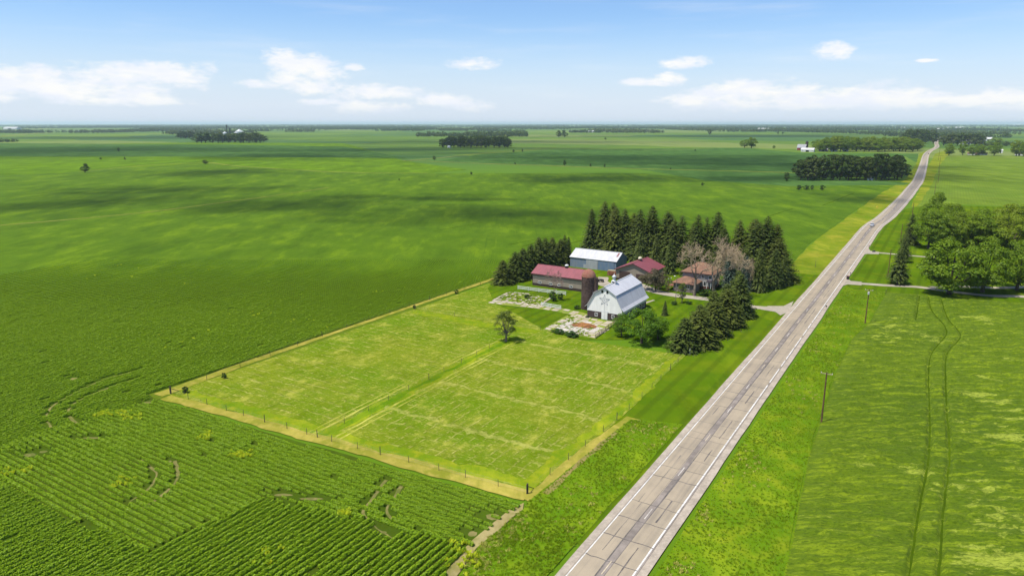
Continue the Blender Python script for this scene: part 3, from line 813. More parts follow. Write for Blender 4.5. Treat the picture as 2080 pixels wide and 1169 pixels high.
for (bs, L, off, w) in [(70, 9, 1.9, .16), (86, 7, 1.8, .18), (76, 14, -2.0, .06), (98, 10, -1.9, .07), (108, 5, 2.1, .1), (118, 9, 1.9, .13), (137, 8, 1.9, .14), (155, 9, 2.0, .13), (180, 14, 1.9, .12), (205, 20, 1.9, .13), (240, 30, 1.9, .14), (128, 6, -2.2, .08), (90, 3, -2.5, .07)]:
    seg_strip(bs, bs + L, off, w, .2652, 'crack', M['seal'], jit=.12, seed=int(bs))

# driveways
def drive(name, pxs, w, mat, z=.17, w1=None, jit=.12, seed=0):
    vs, fs = ribbon(spline(np.array([P(*q) for q in pxs]), 1.0), w, w1, z, jit, seed)
    o = link(bpy.data.objects.new(name, np_mesh(name, vs, fs, [mat]))); o['kind'] = 'structure'
    return o
drive('driveway', [(1612, 628), (1580, 627), (1530, 624), (1470, 613), (1420, 606), (1370, 600), (1330, 592), (1305, 582), (1290, 577)], 3.6, M['gravel'], .17, 5.0, seed=31)
drive('driveway', [(1310, 588), (1270, 585), (1235, 580), (1222, 572), (1226, 563)], 6.5, M['gravel'], .166, 4.0, .5, seed=32)
drive('footpath', [(1303, 619), (1316, 614), (1328, 610)], .9, M['gravel'], .171)
sheet('driveway_mouth', [P(1612, 612), P(1592, 622), P(1560, 622), P(1545, 629), P(1575, 634), P(1585, 641), P(1602, 634)], .172, M['gravel'], .1, 1, 33)
drive('driveway', [(1712, 573), (1745, 576), (1800, 580), (1860, 583), (1905, 589), (1960, 596), (2010, 601), (2080, 603), (2200, 612)], 3.3, M['gravel'], .17, seed=34)
sheet('driveway_mouth', [P(1712, 581), P(1722, 578), P(1750, 580), P(1750, 573), P(1728, 571), P(1718, 563), P(1704, 568)], .172, M['gravel'], .1, 1, 35)
drive('driveway', [(1890, 584), (1960, 583), (2030, 585), (2100, 583)], 3.0, M['gravel'], .168, seed=38)
drive('driveway', [(1752, 512), (1775, 513), (1810, 516), (1855, 520), (1900, 524)], 2.6, M['gravel'], .17, seed=36)
sheet('driveway_mouth', [P(1750, 518), P(1762, 516), P(1785, 517), P(1785, 512), P(1768, 510), P(1762, 503), P(1748, 510)], .172, M['gravel'], .1, 1, 37)

# narrow grass fence rows and lanes between far fields
for i, (ln, w) in enumerate([([(-60, 463), (120, 448), (300, 431), (480, 408), (590, 393), (668, 381)], 2.0), ([(160, 349), (300, 336), (400, 331), (420, 330), (490, 338), (600, 345), (700, 350), (870, 352)], 3.4),
                             ([(818, 327), (900, 320), (985, 311), (1060, 306), (1130, 301), (1300, 305), (1450, 302)], 6), ([(820, 326), (900, 329), (1000, 333), (1100, 336), (1300, 343), (1500, 348), (1610, 351)], 5.5),
                             ([(700, 290), (800, 294), (900, 297), (1010, 299), (1130, 300)], 7), ([(0, 296), (300, 292), (420, 290)], 8), ([(545, 286), (900, 287)], 8), ([(0, 277), (60, 272), (110, 269)], 26), ([(1900, 318), (2000, 319), (2120, 321)], 10),
                             ([(1340, 376), (1440, 379), (1600, 380), (1700, 386)], 1.2)]):
    vs, fs = ribbon(spline(np.array([P(*q) for q in ln]), 12), w, w, .20, w * .2, 40 + i)
    o = link(bpy.data.objects.new('fence_row_grass', np_mesh('fence_row_grass', vs, fs, [M['fence_row']]))); o['kind'] = 'structure'

# ------------------------------------------------------------------ plants that cover the ground: one object each, copies set by geometry nodes
def scatter(name, protos, pts, rot, scl, mat, label, tilt=None):
    """protos: list of (verts, faces); every vertex with pid -1 is a place where one of them stands"""
    allv, allf, pid = [], [], []
    nv = 0
    for k, (v, f) in enumerate(protos):
        allv.append(np.asarray(v)); allf.append(np.asarray(f) + nv); pid.append(np.full(len(v), k)); nv += len(v)
    allv.append(pts); pid.append(np.full(len(pts), -1))
    V = np.vstack(allv); pid = np.concatenate(pid).astype(np.int32)
    me = np_mesh(name, V, allf, [mat])
    def attr(n, typ, data):
        a = me.attributes.new(n, typ, 'POINT'); a.data.foreach_set('value', data)
    attr('pid', 'INT', pid)
    attr('rot', 'FLOAT', np.concatenate([np.zeros(nv), rot]).astype(np.float32))
    attr('scl', 'FLOAT', np.concatenate([np.ones(nv), scl]).astype(np.float32))
    ng = bpy.data.node_groups.new(name + '_layout', 'GeometryNodeTree')
    ng.interface.new_socket('Geometry', in_out='INPUT', socket_type='NodeSocketGeometry')
    ng.interface.new_socket('Geometry', in_out='OUTPUT', socket_type='NodeSocketGeometry')
    N, L = ng.nodes, ng.links
    gi, go = N.new('NodeGroupInput'), N.new('NodeGroupOutput')
    def named(n, typ):
        a = N.new('GeometryNodeInputNamedAttribute'); a.data_type = typ; a.inputs[0].default_value = n; return a.outputs[0]
    def eq(val):
        c = N.new('FunctionNodeCompare'); c.data_type = 'INT'; c.operation = 'EQUAL'
        ins = [s for s in c.inputs if s.type == 'INT']; L.new(named('pid', 'INT'), ins[0]); ins[1].default_value = val
        return c.outputs[0]
    join = N.new('GeometryNodeJoinGeometry')
    for k in range(len(protos)):
        s = N.new('GeometryNodeSeparateGeometry'); s.domain = 'POINT'
        L.new(gi.outputs[0], s.inputs[0]); L.new(eq(k), s.inputs[1])
        g = N.new('GeometryNodeGeometryToInstance'); L.new(s.outputs[0], g.inputs[0]); L.new(g.outputs[0], join.inputs[0])
    s = N.new('GeometryNodeSeparateGeometry'); s.domain = 'POINT'
    L.new(gi.outputs[0], s.inputs[0]); L.new(eq(-1), s.inputs[1])
    iop = N.new('GeometryNodeInstanceOnPoints')
    L.new(s.outputs[0], iop.inputs['Points']); L.new(join.outputs[0], iop.inputs['Instance'])
    iop.inputs['Pick Instance'].default_value = True
    rv = N.new('FunctionNodeRandomValue'); rv.data_type = 'INT'
    ints = [q for q in rv.inputs if q.type == 'INT']; ints[0].default_value = 0; ints[1].default_value = len(protos) - 1
    L.new([q for q in rv.outputs if q.type == 'INT'][0], iop.inputs['Instance Index'])
    cx = N.new('ShaderNodeCombineXYZ'); L.new(named('rot', 'FLOAT'), cx.inputs[2])
    L.new(cx.outputs[0], iop.inputs['Rotation']); L.new(named('scl', 'FLOAT'), iop.inputs['Scale'])
    L.new(iop.outputs[0], go.inputs[0])
    o = link(bpy.data.objects.new(name, me)); tag(o, label, None, None, 'stuff')
    md = o.modifiers.new('layout', 'NODES'); md.node_group = ng
    return o

def quads(cen, nrm, size, rng, aspect=.75):
    """diamond leaves at cen facing nrm"""
    n = len(cen); nrm = nrm / np.maximum(np.linalg.norm(nrm, axis=1), 1e-6)[:, None]
    r = rng.normal(size=(n, 3)); u = np.cross(nrm, r); u /= np.maximum(np.linalg.norm(u, axis=1), 1e-6)[:, None]; w = np.cross(nrm, u)
    s = np.asarray(size)[:, None] if np.ndim(size) else size
    v = np.stack([cen - u * s * .5, cen - w * s * .5 * aspect + nrm * s * .08, cen + u * s * .5, cen + w * s * .5 * aspect + nrm * s * .08], 1)
    return v.reshape(-1, 3), np.arange(4 * n).reshape(-1, 4)

def soy_segment(seed, L=2.0):
    rng = np.random.default_rng(seed)
    n = 70
    th = rng.uniform(.02, .98, n) * math.pi; x = rng.uniform(-L / 2, L / 2, n)
    bump = .85 + .3 * fbm(x * 1.9 + seed * 7, x * 0 + 1.0, seed)
    cen = np.stack([x, np.cos(th) * .27 * bump, .10 + np.sin(th) * .48 * bump], 1)
    nr = np.stack([rng.normal(0, .35, n), np.cos(th) * .9, np.sin(th) + .35], 1) + rng.normal(0, .25, (n, 3))
    v, f = quads(cen, nr, rng.uniform(.17, .31, n), rng, .85)
    # stems and inner foliage: a low ridge
    k = 6; xs = np.linspace(-L / 2 - .03, L / 2 + .03, k); pv = []
    for xx in xs: pv += [(xx, -.20, 0), (xx, -.12, .36), (xx, .12, .36), (xx, .20, 0)]
    pf = []
    for i in range(k - 1):
        for j in range(3): pf.append((i * 4 + j, i * 4 + j + 1, i * 4 + 5 + j, i * 4 + 4 + j))
    return np.vstack([v, pv]), np.vstack([f, np.array(pf) + len(v)])

soy_protos = [soy_segment(s) for s in (1, 2, 3, 4)]
PITCHR = 1.05
soy_tracks = [spline(np.array([P(*q) for q in ln]), .7) for ln in
              ([(105, 870), (95, 848), (108, 825), (160, 795), (215, 770), (285, 752)], [(160, 862), (140, 845), (143, 828), (165, 812), (230, 785), (300, 765)],
               [(355, 937), (362, 960), (352, 985), (325, 1010), (290, 1032)], [(300, 945), (318, 965), (300, 995), (262, 1020)],
               [(785, 976), (770, 995), (752, 1020), (738, 1042), (760, 1070), (800, 1095)], [(820, 980), (805, 1005), (785, 1035), (795, 1055)])]
weak = [(60, 925, 30, 8), (88, 918, 16, 6), (185, 890, 36, 4), (300, 818, 22, 4), (575, 1006, 40, 6), (630, 1014, 50, 6), (345, 938, 8, 4), (290, 935, 8, 4), (455, 952, 5, 3), (150, 770, 14, 5), (780, 1082, 14, 5), (1000, 1050, 30, 14), (960, 1085, 20, 12)]
def soy_rows():
    polyB = np.array(soyB); polyC = np.array([P(0, 985), P(300, 1126), P(530, 1013), P(930, 1107), P(955, 1107), P(900, 1172), P(800, 1500), AB(-60, -20), AB(-175, -20), P(-400, 790)])
    out, rr = [], []
    rngs = np.random.default_rng(11)
    def lay(poly, along, across, a_rng, b_rng, step, keep):
        aa = np.arange(*a_rng, PITCHR); bbv = np.arange(*b_rng, 1.9)
        A, B = np.meshgrid(aa, bbv); A = A + rngs.normal(0, .03, A.shape)
        p = A.ravel()[:, None] * across[None, :] + (B.ravel() + rngs.uniform(-.1, .1, A.size))[:, None] * along[None, :]
        p = p[keep(p)]
        ang = math.atan2(along[1], along[0])
        out.append(p); rr.append(np.full(len(p), ang) + rngs.normal(0, .015, len(p)) + math.pi * rngs.integers(0, 2, len(p)))
    ab = lambda q: (q @ E1, q @ E2)
    lay(polyB, E1, E2, (-10, 120), (-190, -45), 0, lambda p: inside(p, polyB))
    lay(polyC, E2, E1, (-180, -35), (-20, 80), 0, lambda p: inside(p, polyC))
    # left field: rows along the road direction, as far as single rows can be told apart
    def keepA(p):
        a = p @ E1; k = (a < np.where(p @ E2 > float(bnd @ E2), aA, aL - .3)) & (p[:, 1] > 60) & (p[:, 1] < 285)
        x = p[:, 0] * FPX / (p[:, 1] * CP + CAM_H * SP)
        return k & (x > -1150)
    lay(None, E2, E1, (-300, aL), (-10, 300), 0, keepA)
    p = np.vstack(out); r = np.concatenate(rr)
    scl = rngs.uniform(.86, 1.14, len(p)) * (.88 + .3 * fbm(p[:, 0] * .06, p[:, 1] * .06, 5))
    ok = np.ones(len(p), bool)
    for tr in soy_tracks: ok &= dist_line(p, tr) > rngs.uniform(.35, .8, len(p))
    for (px, py, hw, hh) in weak:
        c = P(px, py); rad = np.array([hw * mpp(c), abs(P(px, py - hh)[1] - P(px, py + hh)[1]) / 2])
        d = np.sqrt((((p[:, :2] - c[:2]) / rad) ** 2).sum(1)); ok &= ~((d < 1) & (rngs.random(len(p)) < .8))
        scl = np.where(d < 1.6, scl * .75, scl)
    ok &= rngs.random(len(p)) > .006
    p[:, 2] = .14
    # thin out the faraway rows gently so that they melt into the field sheet
    fade = np.clip((p[:, 1] - 185) / 95, 0, 1); scl = scl * (1 - .72 * fade); p[:, 2] = .14 - .06 * fade
    scatter('soybean_rows', soy_protos, p[ok], r[ok], scl[ok], LEAF['soy'], 'leafy green soybean plants standing in drilled rows')
    return p[ok]
SOYP = soy_rows()
# soil lying bare where plants failed or wheels passed
for i, tr in enumerate(soy_tracks):
    vs, fs = ribbon(tr, .5, .35, .150 + (tr @ E1).mean() * 0, .25, 60 + i)
    o = link(bpy.data.objects.new('wheel_track', np_mesh('wheel_track', vs, fs, [M['bare_soil']]))); o['kind'] = 'structure'
for i, (px, py, hw, hh) in enumerate(weak):
    c = P(px, py); rad = np.array([hw * mpp(c), abs(P(px, py - hh)[1] - P(px, py + hh)[1]) / 2]) * .5
    th = np.linspace(0, 2 * math.pi, 26)[:-1]; q = .65 + .5 * fbm(np.cos(th) * 2 + i, np.sin(th) * 2, i)
    sheet('bare_patch', [c + np.array([rad[0] * math.cos(a) * k, rad[1] * math.sin(a) * k, 0]) for a, k in zip(th, q)], .149, M['bare_soil'])

def tuft(seed, n=11, h=.5, spread=.28, w=.07):
    rng = np.random.default_rng(seed); v, f = [], []
    for i in range(n):
        a = rng.uniform(0, 6.28); r = spread * math.sqrt(rng.random()); b = np.array([r * math.cos(a), r * math.sin(a), 0])
        ln = np.array([rng.normal(0, .75), rng.normal(0, .75), 1.0]); hh = h * rng.uniform(.6, 1.15)
        tip = b + ln / np.linalg.norm(ln) * hh; s = np.array([math.cos(a + 1.5), math.sin(a + 1.5), 0]) * w * rng.uniform(.7, 1.4)
        md = (b + tip) / 2 + np.array([0, 0, .06])
        k = len(v); v += [b - s, b + s, md + s * .8, md - s * .8, tip]; f += [(k, k + 1, k + 2, k + 3)]
        f += [(k + 3, k + 2, k + 4, k + 4)]
    q = np.array(f); quad = q[q[:, 2] != q[:, 3]]; return np.array(v), quad
grass_protos = [tuft(s, 12, .42, .34, .07) for s in range(4)]

def fill(poly, dens, rng, clump=.0, seed=0):
    poly = np.array(poly); x0, y0 = poly[:, :2].min(0); x1, y1 = poly[:, :2].max(0)
    n = int((x1 - x0) * (y1 - y0) * dens)
    p = np.stack([rng.uniform(x0, x1, n), rng.uniform(y0, y1, n), np.zeros(n)], 1); p = p[inside(p, poly)]
    if clump: p = p[fbm(p[:, 0] * .35, p[:, 1] * .35, seed) > clump]
    return p
rg = np.random.default_rng(21)
pl = fill(ditchL, 6.5, rg); pl[:, 2] = .16
scatter('tall_grass', grass_protos, pl, rg.uniform(0, 6.3, len(pl)), rg.uniform(.5, 1.05, len(pl)) * (.25 + .95 * fbm(pl[:, 0] * .13, pl[:, 1] * .13, 4)), LEAF['grass'], 'tall green grass along the ditch left of the road')
pr = fill(vergeR, 5.0, rg); pr[:, 2] = .13
scatter('tall_grass', grass_protos, pr, rg.uniform(0, 6.3, len(pr)), rg.uniform(.5, 1.0, len(pr)) * (.22 + .9 * fbm(pr[:, 0] * .13, pr[:, 1] * .13, 9)), LEAF['grass'], 'rough green grass on the verge right of the road')
# pale seed heads and dry tufts in drifts
pd = []
for (px, py, hw, hh, n) in [(1540, 805, 8, 14, 24), (1520, 930, 12, 18, 30), (1430, 1050, 10, 10, 20), (1390, 1155, 14, 10, 20), (1600, 770, 12, 20, 24), (1650, 710, 10, 14, 20), (1680, 640, 14, 10, 24), (1700, 628, 16, 6, 20),
                            (1690, 700, 30, 40, 40), (1660, 800, 26, 50, 40), (1320, 880, 45, 12, 110), (1210, 1010, 45, 30, 30), (1140, 1080, 30, 30, 20), (1480, 960, 16, 30, 20), (1020, 1060, 20, 20, 160), (960, 1130, 22, 22, 160)]:
    c = P(px, py); rad = np.array([hw * mpp(c), abs(P(px, py - hh)[1] - P(px, py + hh)[1]) / 2])
    q = np.column_stack([c[:2] + rg.normal(0, 1.3, (n, 2)) * rad, np.full(n, .16)]); pd.append(q)
pd = np.vstack(pd)
pd = pd[(dist_line(pd, ROAD) > 6.0) & (inside(pd, ditchL) | inside(pd, vergeR))]
scatter('dry_grass', grass_protos, pd, rg.uniform(0, 6.3, len(pd)), rg.uniform(.6, 1.1, len(pd)), LEAF['drygrass'], 'pale dry grass tufts scattered along the verges')
# yellow weeds among the beans
pw = []
for (px, py, hw, hh, n) in [(230, 843, 30, 6, 34), (270, 850, 20, 6, 16), (490, 925, 26, 8, 26), (250, 985, 18, 12, 16), (700, 1045, 10, 4, 14), (540, 1130, 30, 20, 7), (930, 1130, 20, 26, 16), (960, 1150, 16, 22, 10), (420, 888, 12, 8, 16), (30, 962, 30, 6, 14), (500, 640, 60, 8, 8), (640, 660, 60, 10, 5), (300, 560, 200, 30, 8), (800, 590, 100, 10, 6), (330, 690, 120, 20, 6)]:
    c = P(px, py); rad = np.array([hw * mpp(c), abs(P(px, py - hh)[1] - P(px, py + hh)[1]) / 2])
    pw.append(np.column_stack([c[:2] + rg.uniform(-1, 1, (n, 2)) * rad, np.full(n, .45)]))
pw = np.vstack(pw)
scatter('weeds', [tuft(s, 14, .5, .3, .09) for s in (31, 32)], pw, rg.uniform(0, 6.3, len(pw)), rg.uniform(.7, 1.5, len(pw)), LEAF['weed'], 'yellow-green weeds poking out of the soybean rows')

# greener unmown margins along the paddock fences
for i, (ln, w, off) in enumerate([([(645, 892), (830, 796), (1000, 708), (1045, 690)], 3.0, 0), ([(360, 806), (640, 889), (1060, 1000)], 3.2, -2.2), ([(1075, 1000), (1278, 834), (1385, 730)], 2.2, -1.6), ([(846, 631), (912, 643), (995, 658), (1098, 672)], 4.0, 1.5)]):
    vs, fs = ribbon(spline(np.array([P(*q) for q in ln]), 1.0), w, w, .1425 + .0017 * i, 1.5, 90 + i, off)
    o = link(bpy.data.objects.new('grass_margin', np_mesh('grass_margin', vs, fs, [M['margin']]))); o['kind'] = 'structure'

# flattened wheel lines through the grain
for i, tr in enumerate(tracks):
    vs, fs = ribbon(tr, .32, .28, .26, .14, 120 + i)
    o = link(bpy.data.objects.new('wheel_track', np_mesh('wheel_track', vs, fs, [M['trampled']]))); o['kind'] = 'structure'

# sprayer lines through the left soybean field
for i, ln in enumerate([[(705, 579), (800, 553)], [(760, 567), (830, 548), (905, 528)], [(1035, 497), (1120, 480)], [(1060, 501), (1140, 479)], [(205, 744), (330, 708)], [(235, 729), (292, 711)], [(480, 648), (560, 630), (640, 612)], [(1112, 506), (1185, 488)], [(560, 690), (640, 668)], [(880, 470), (980, 452)], [(300, 630), (420, 602)], [(1500, 470), (1560, 446)], [(1560, 440), (1610, 424)], [(1670, 418), (1735, 392)], [(1350, 430), (1400, 418)]]):
    vs, fs = ribbon(spline(np.array([P(*q) for q in ln]), 1.5), .9, .8, .112 if ln[0][1] < 600 else .30, .3, 140 + i)
    o = link(bpy.data.objects.new('wheel_track', np_mesh('wheel_track', vs, fs, [M['trampled']]))); o['kind'] = 'structure'

# hay left beside the dividing fence, and the green strip under it
mid_line = spline(np.array([P(650, 890), P(830, 795), P(1000, 708), P(1040, 690)]), 1.0)
for i, (off, w, mt, z) in enumerate([(0, 1.5, 'tall_grass', .1505), (-2.3, .55, 'hay', .1520), (2.2, .5, 'hay', .1525), (-3.6, .3, 'hay', .1528), (3.5, .3, 'hay', .1531)]):
    k = len(mid_line) if i < 3 else int(len(mid_line) * .75)
    vs, fs = ribbon(mid_line[:k], w, w * .8, z, w * .55, 170 + i, off)
    o = link(bpy.data.objects.new('grass_margin' if mt == 'tall_grass' else 'hay_line', np_mesh('hay_line', vs, fs, [M[mt]]))); o['kind'] = 'structure'
# ------------------------------------------------------------------ trees
def tubes_mesh(segs, n=5):
    """segs: list of (p0,p1,r0,r1) -> verts, quads"""
    p0 = np.array([s[0] for s in segs], float); p1 = np.array([s[1] for s in segs], float)
    r0 = np.array([s[2] for s in segs]); r1 = np.array([s[3] for s in segs])
    d = p1 - p0; d /= np.maximum(np.linalg.norm(d, axis=1), 1e-9)[:, None]
    ref = np.where(np.abs(d[:, 2:3]) < .9, np.array([[0, 0, 1.0]]), np.array([[1.0, 0, 0]]))
    u = np.cross(d, ref); u /= np.linalg.norm(u, axis=1)[:, None]; w = np.cross(d, u)
    a = 2 * math.pi * np.arange(n) / n; ring = u[:, None, :] * np.cos(a)[None, :, None] + w[:, None, :] * np.sin(a)[None, :, None]
    v = np.concatenate([p0[:, None, :] + ring * r0[:, None, None], p1[:, None, :] + ring * r1[:, None, None]], 1)
    k = len(segs); base = (np.arange(k) * 2 * n)[:, None]; i = np.arange(n)
    q = np.stack([base + i, base + (i + 1) % n, base + (i + 1) % n + n, base + i + n], 2).reshape(-1, 4)
    return v.reshape(-1, 3), q

def broadleaf(seed, h=10., r=4.5, base=.18, clumps=46, per=85, leaf=.48, flat=1.0, skew=0.0, open_=0.0):
    """crown mesh and trunk mesh of a tree of height h"""
    rng = np.random.default_rng(seed)
    cz = h * (1 + base) / 2; hz = h * (1 - base) / 2
    cl = []
    while len(cl) < clumps:
        q = rng.normal(size=3); q /= np.linalg.norm(q); rad = rng.uniform(.35, 1.0) ** .5
        q = q * rad * (.82 + .3 * rng.random())
        if q[2] < -.85: continue
        taper = 1.0 - .30 * max(q[2], 0) ** 1.5 if flat == 1.0 else 1.0
        cl.append((q[0] * r * taper + skew * q[2], q[1] * r * taper, cz + q[2] * hz * flat, rng.uniform(.20, .34) * r * (1.0 if rad > .6 else .8)))
    cen, nor, siz = [], [], []
    for (x, y, z, cr) in cl:
        k = int(per * (cr / (.27 * r)) ** 1.6 * (1 - open_))
        d = rng.normal(size=(k, 3)); d /= np.linalg.norm(d, axis=1)[:, None]
        d[:, 2] = np.where(d[:, 2] < -.22, -d[:, 2], d[:, 2])
        rr = cr * rng.uniform(.74, 1.06, k)[:, None]
        cen.append(np.array([x, y, z]) + d * rr * np.array([1, 1, .75])); nor.append(d + rng.normal(0, .30, (k, 3)) + np.array([0, 0, .35])); siz.append(rng.uniform(.65, 1.25, k) * leaf)
    cen, nor, siz = np.vstack(cen), np.vstack(nor), np.concatenate(siz)
    v, f = quads(cen, nor, siz, rng, .8)
    tr = .028 * h + .06; th = h * (base + .12)
    segs = [((0, 0, -.2), (0, 0, th * .5), tr * 1.25, tr), ((0, 0, th * .5), (skew * .1, 0, th), tr, tr * .8)]
    top = np.array([skew * .1, 0, th])
    for (x, y, z, cr) in cl[::max(1, len(cl) // 14)]:
        e = np.array([x, y, z]); mid = top + (e - top) * .5 + np.array([0, 0, -.08 * h * rng.random()])
        segs += [(tuple(top), tuple(mid), tr * .45, tr * .28), (tuple(mid), tuple(e), tr * .28, .03)]
    segs.append((tuple(top), (skew * .4, 0, h * .8), tr * .7, .05))
    return (v, f), tubes_mesh(segs, 6)

def spruce(seed, h=12., r=2.8, levels=30, lean=0.0, gap=.03, droop=.5, card=.75):
    rng = np.random.default_rng(seed); V, F = [], []
    nv = 0
    for i in range(levels):
        u = (i + rng.uniform(-.3, .3)) / levels; u = min(max(u, 0), .985)
        z = h * (gap + (1 - gap) * u)
        L0 = r * (.30 * (1 - u) + .70 * (1 - u) ** .50) * (1.0 if u > .08 else .86) + .14
        nb = int(7 + 9 * (1 - u))
        ph = rng.uniform(0, 6.28)
        for j in range(nb):
            a = ph + 2 * math.pi * (j + rng.uniform(-.35, .35)) / nb; L = L0 * rng.uniform(.5, 1.15)
            dr = np.array([math.cos(a), math.sin(a), 0]); sd = np.array([-math.sin(a), math.cos(a), 0])
            n = 4; w0 = card * (.35 + .65 * (1 - u)) * rng.uniform(.8, 1.25)
            pts = []
            for k in range(n + 1):
                q = k / n; pts.append(dr * L * q + np.array([0, 0, z + L * (.10 * q - droop * q * q * (1 - .55 * u)) + .06 * rng.normal()]))
            wd = [w0 * .35, w0 * .9, w0, w0 * .75, .05]
            vv = []
            for k in range(n + 1): vv += [pts[k] - sd * wd[k] * .55 - np.array([0, 0, wd[k] * .28]), pts[k] + np.array([0, 0, .05]), pts[k] + sd * wd[k] * .55 - np.array([0, 0, wd[k] * .28])]
            V += vv
            for k in range(n):
                b = nv + 3 * k; F += [(b, b + 1, b + 4, b + 3), (b + 1, b + 2, b + 5, b + 4)]
            nv += 3 * (n + 1)
    V = np.array(V); V[:, 0] += lean * V[:, 2]
    k = int(levels * 34)                   # hanging twig sprays that break up the outline
    u = rng.random(k) ** 1.3; a = rng.uniform(0, 6.28, k); rr = (r * (.30 * (1 - u) + .70 * (1 - u) ** .50) + .1) * rng.uniform(.5, 1.1, k)
    cen = np.stack([np.cos(a) * rr + lean * u * h, np.sin(a) * rr, h * (gap + (1 - gap) * u) - .28 * rr * droop * 1.4], 1)
    nr = np.stack([np.cos(a), np.sin(a), rng.uniform(.1, 1.1, k)], 1) + rng.normal(0, .3, (k, 3))
    v2, f2 = quads(cen, nr, rng.uniform(.4, .8, k) * card * (.5 + .6 * (1 - u)), rng, .5)
    tip = [((0, 0, -.2), (0, 0, h * .5), .022 * h + .05, .014 * h), ((0, 0, h * .5), (lean * h, 0, h * 1.0), .014 * h, .02)]
    return (np.vstack([V, v2]), np.vstack([np.array(F), f2 + len(V)])), tubes_mesh(tip, 6)

def bare_tree(seed, h=16., spread=.62, depth=6, r0=.34, twig=.022):
    rng = np.random.default_rng(seed); segs = []
    def grow(p, d, L, r, lv):
        n = 2 if lv < depth else 1; q = p; dd = d
        for i in range(n):
            dd = dd + rng.normal(0, .12, 3) + np.array([0, 0, .03]); dd /= np.linalg.norm(dd)
            e = q + dd * L / n; r2 = max(r * (.86 if i == 0 else .72), twig); segs.append((tuple(q), tuple(e), r, r2)); q, r = e, r2
        if lv >= depth: return
        k = 3 if lv < 2 else rng.integers(2, 5)
        for j in range(k):
            v = rng.normal(0, 1, 3); v -= dd * (v @ dd); v /= np.linalg.norm(v)
            nd = dd * (1 - spread * .35) + v * spread * rng.uniform(.65, 1.2) + np.array([0, 0, .10 if lv < 3 else -.05]); nd /= np.linalg.norm(nd)
            grow(q, nd, L * rng.uniform(.66, .86), r * (.66 if j else .8), lv + 1)
    grow(np.array([0, 0, -.2]), np.array([0, 0, 1.0]), h * .22, r0, 0)
    big = [s for s in segs if s[2] > twig * 2.6]; small = [s for s in segs if s[2] <= twig * 2.6]
    return tubes_mesh(big, 5), tubes_mesh(small, 3)

PROTO = {}
def proto(kind, parts):
    PROTO.setdefault(kind, []).append([(nm, np_mesh(kind + '_' + nm, v, f, [mat])) for (nm, (v, f), mat) in parts])

def mk_broad(kind, seed, leafm, h, r, bark='bark', **kw):
    c, tr = broadleaf(seed, h, r, **kw); proto(kind, [('trunk', tr, M[bark]), ('crown', c, LEAF[leafm])])
for s in (1, 2): mk_broad('maple', s, 'maple', 10, 5.0, clumps=48, per=160, leaf=.34, base=.10)
for s in (5, 6, 7): mk_broad('oak', s, 'oak', 14, 6.6, clumps=62, per=190, leaf=.42, base=.05)
for s in (11, 12, 13): mk_broad('wood', s, 'wood', 14, 5.8, clumps=36, per=44, leaf=1.1, base=.0)
mk_broad('plum', 21, 'plum', 6, 4.6, clumps=55, per=90, leaf=.36, base=.10)
mk_broad('olive', 22, 'olive', 9.5, 3.3, clumps=52, per=80, leaf=.30, base=.08, open_=.12, bark='greybark')
for s in (25, 26): mk_broad('bush', s, 'bush', 2.2, 1.4, clumps=22, per=40, leaf=.28, base=.0)
for s in (41, 42, 43, 44): 
    c, tr = spruce(s, 12, 2.9, 32); proto('spruce', [('trunk', tr, M['bark']), ('crown', c, LEAF['spruce'])])
for s, rr_, lv_, dp_, ln_ in ((51, 4.0, 44, .55, 0), (52, 3.6, 38, .7, .012), (53, 4.4, 46, .45, -.01), (54, 4.0, 32, .6, .02), (55, 3.8, 50, .35, 0)):
    c, tr = spruce(s, 22, rr_, lv_, card=1.0, droop=dp_, lean=ln_); proto('tallspruce', [('trunk', tr, M['bark']), ('crown', c, LEAF['spruce'])])
c, tr = spruce(61, 11, 3.0, 30); proto('bluespruce', [('trunk', tr, M['bark']), ('crown', c, LEAF['bluespruce'])])
c, tr = spruce(63, 11, 3.1, 22, gap=.16, card=.8); proto('openspruce', [('trunk', tr, M['bark']), ('crown', c, LEAF['spruce'])])
for s in (71, 72):
    b, sm = bare_tree(s, 16, .74, 6, .44, .030); proto('bare', [('trunk', b, M['greybark']), ('twigs', sm, M['twig'])])
b, sm = bare_tree(75, 9, .55, 6, .14, .018); proto('barepink', [('trunk', b, M['pinktwig']), ('twigs', sm, M['pinktwig'])])
KH = dict(maple=10, oak=14, wood=14, plum=6, olive=9.5, bush=2.2, spruce=12, tallspruce=22, bluespruce=11, openspruce=11, bare=16, barepink=9)
KR = dict(maple=5.2, oak=7, wood=6, plum=4.8, olive=3.4, bush=1.5, spruce=3.0, tallspruce=4.1, bluespruce=3.1, openspruce=3.2, bare=9.0, barepink=4)
real = {}
for k, pl_ in PROTO.items():               # measured size of each model, so that heights and widths come out as asked
    v = np.array([p[1].vertices[i].co[:] for p in pl_[0] for i in range(0, len(p[1].vertices), 3)]); real[k] = (v[:, 2].max(), np.percentile(np.hypot(v[:, 0], v[:, 1]), 97))
trng = random.Random(5)
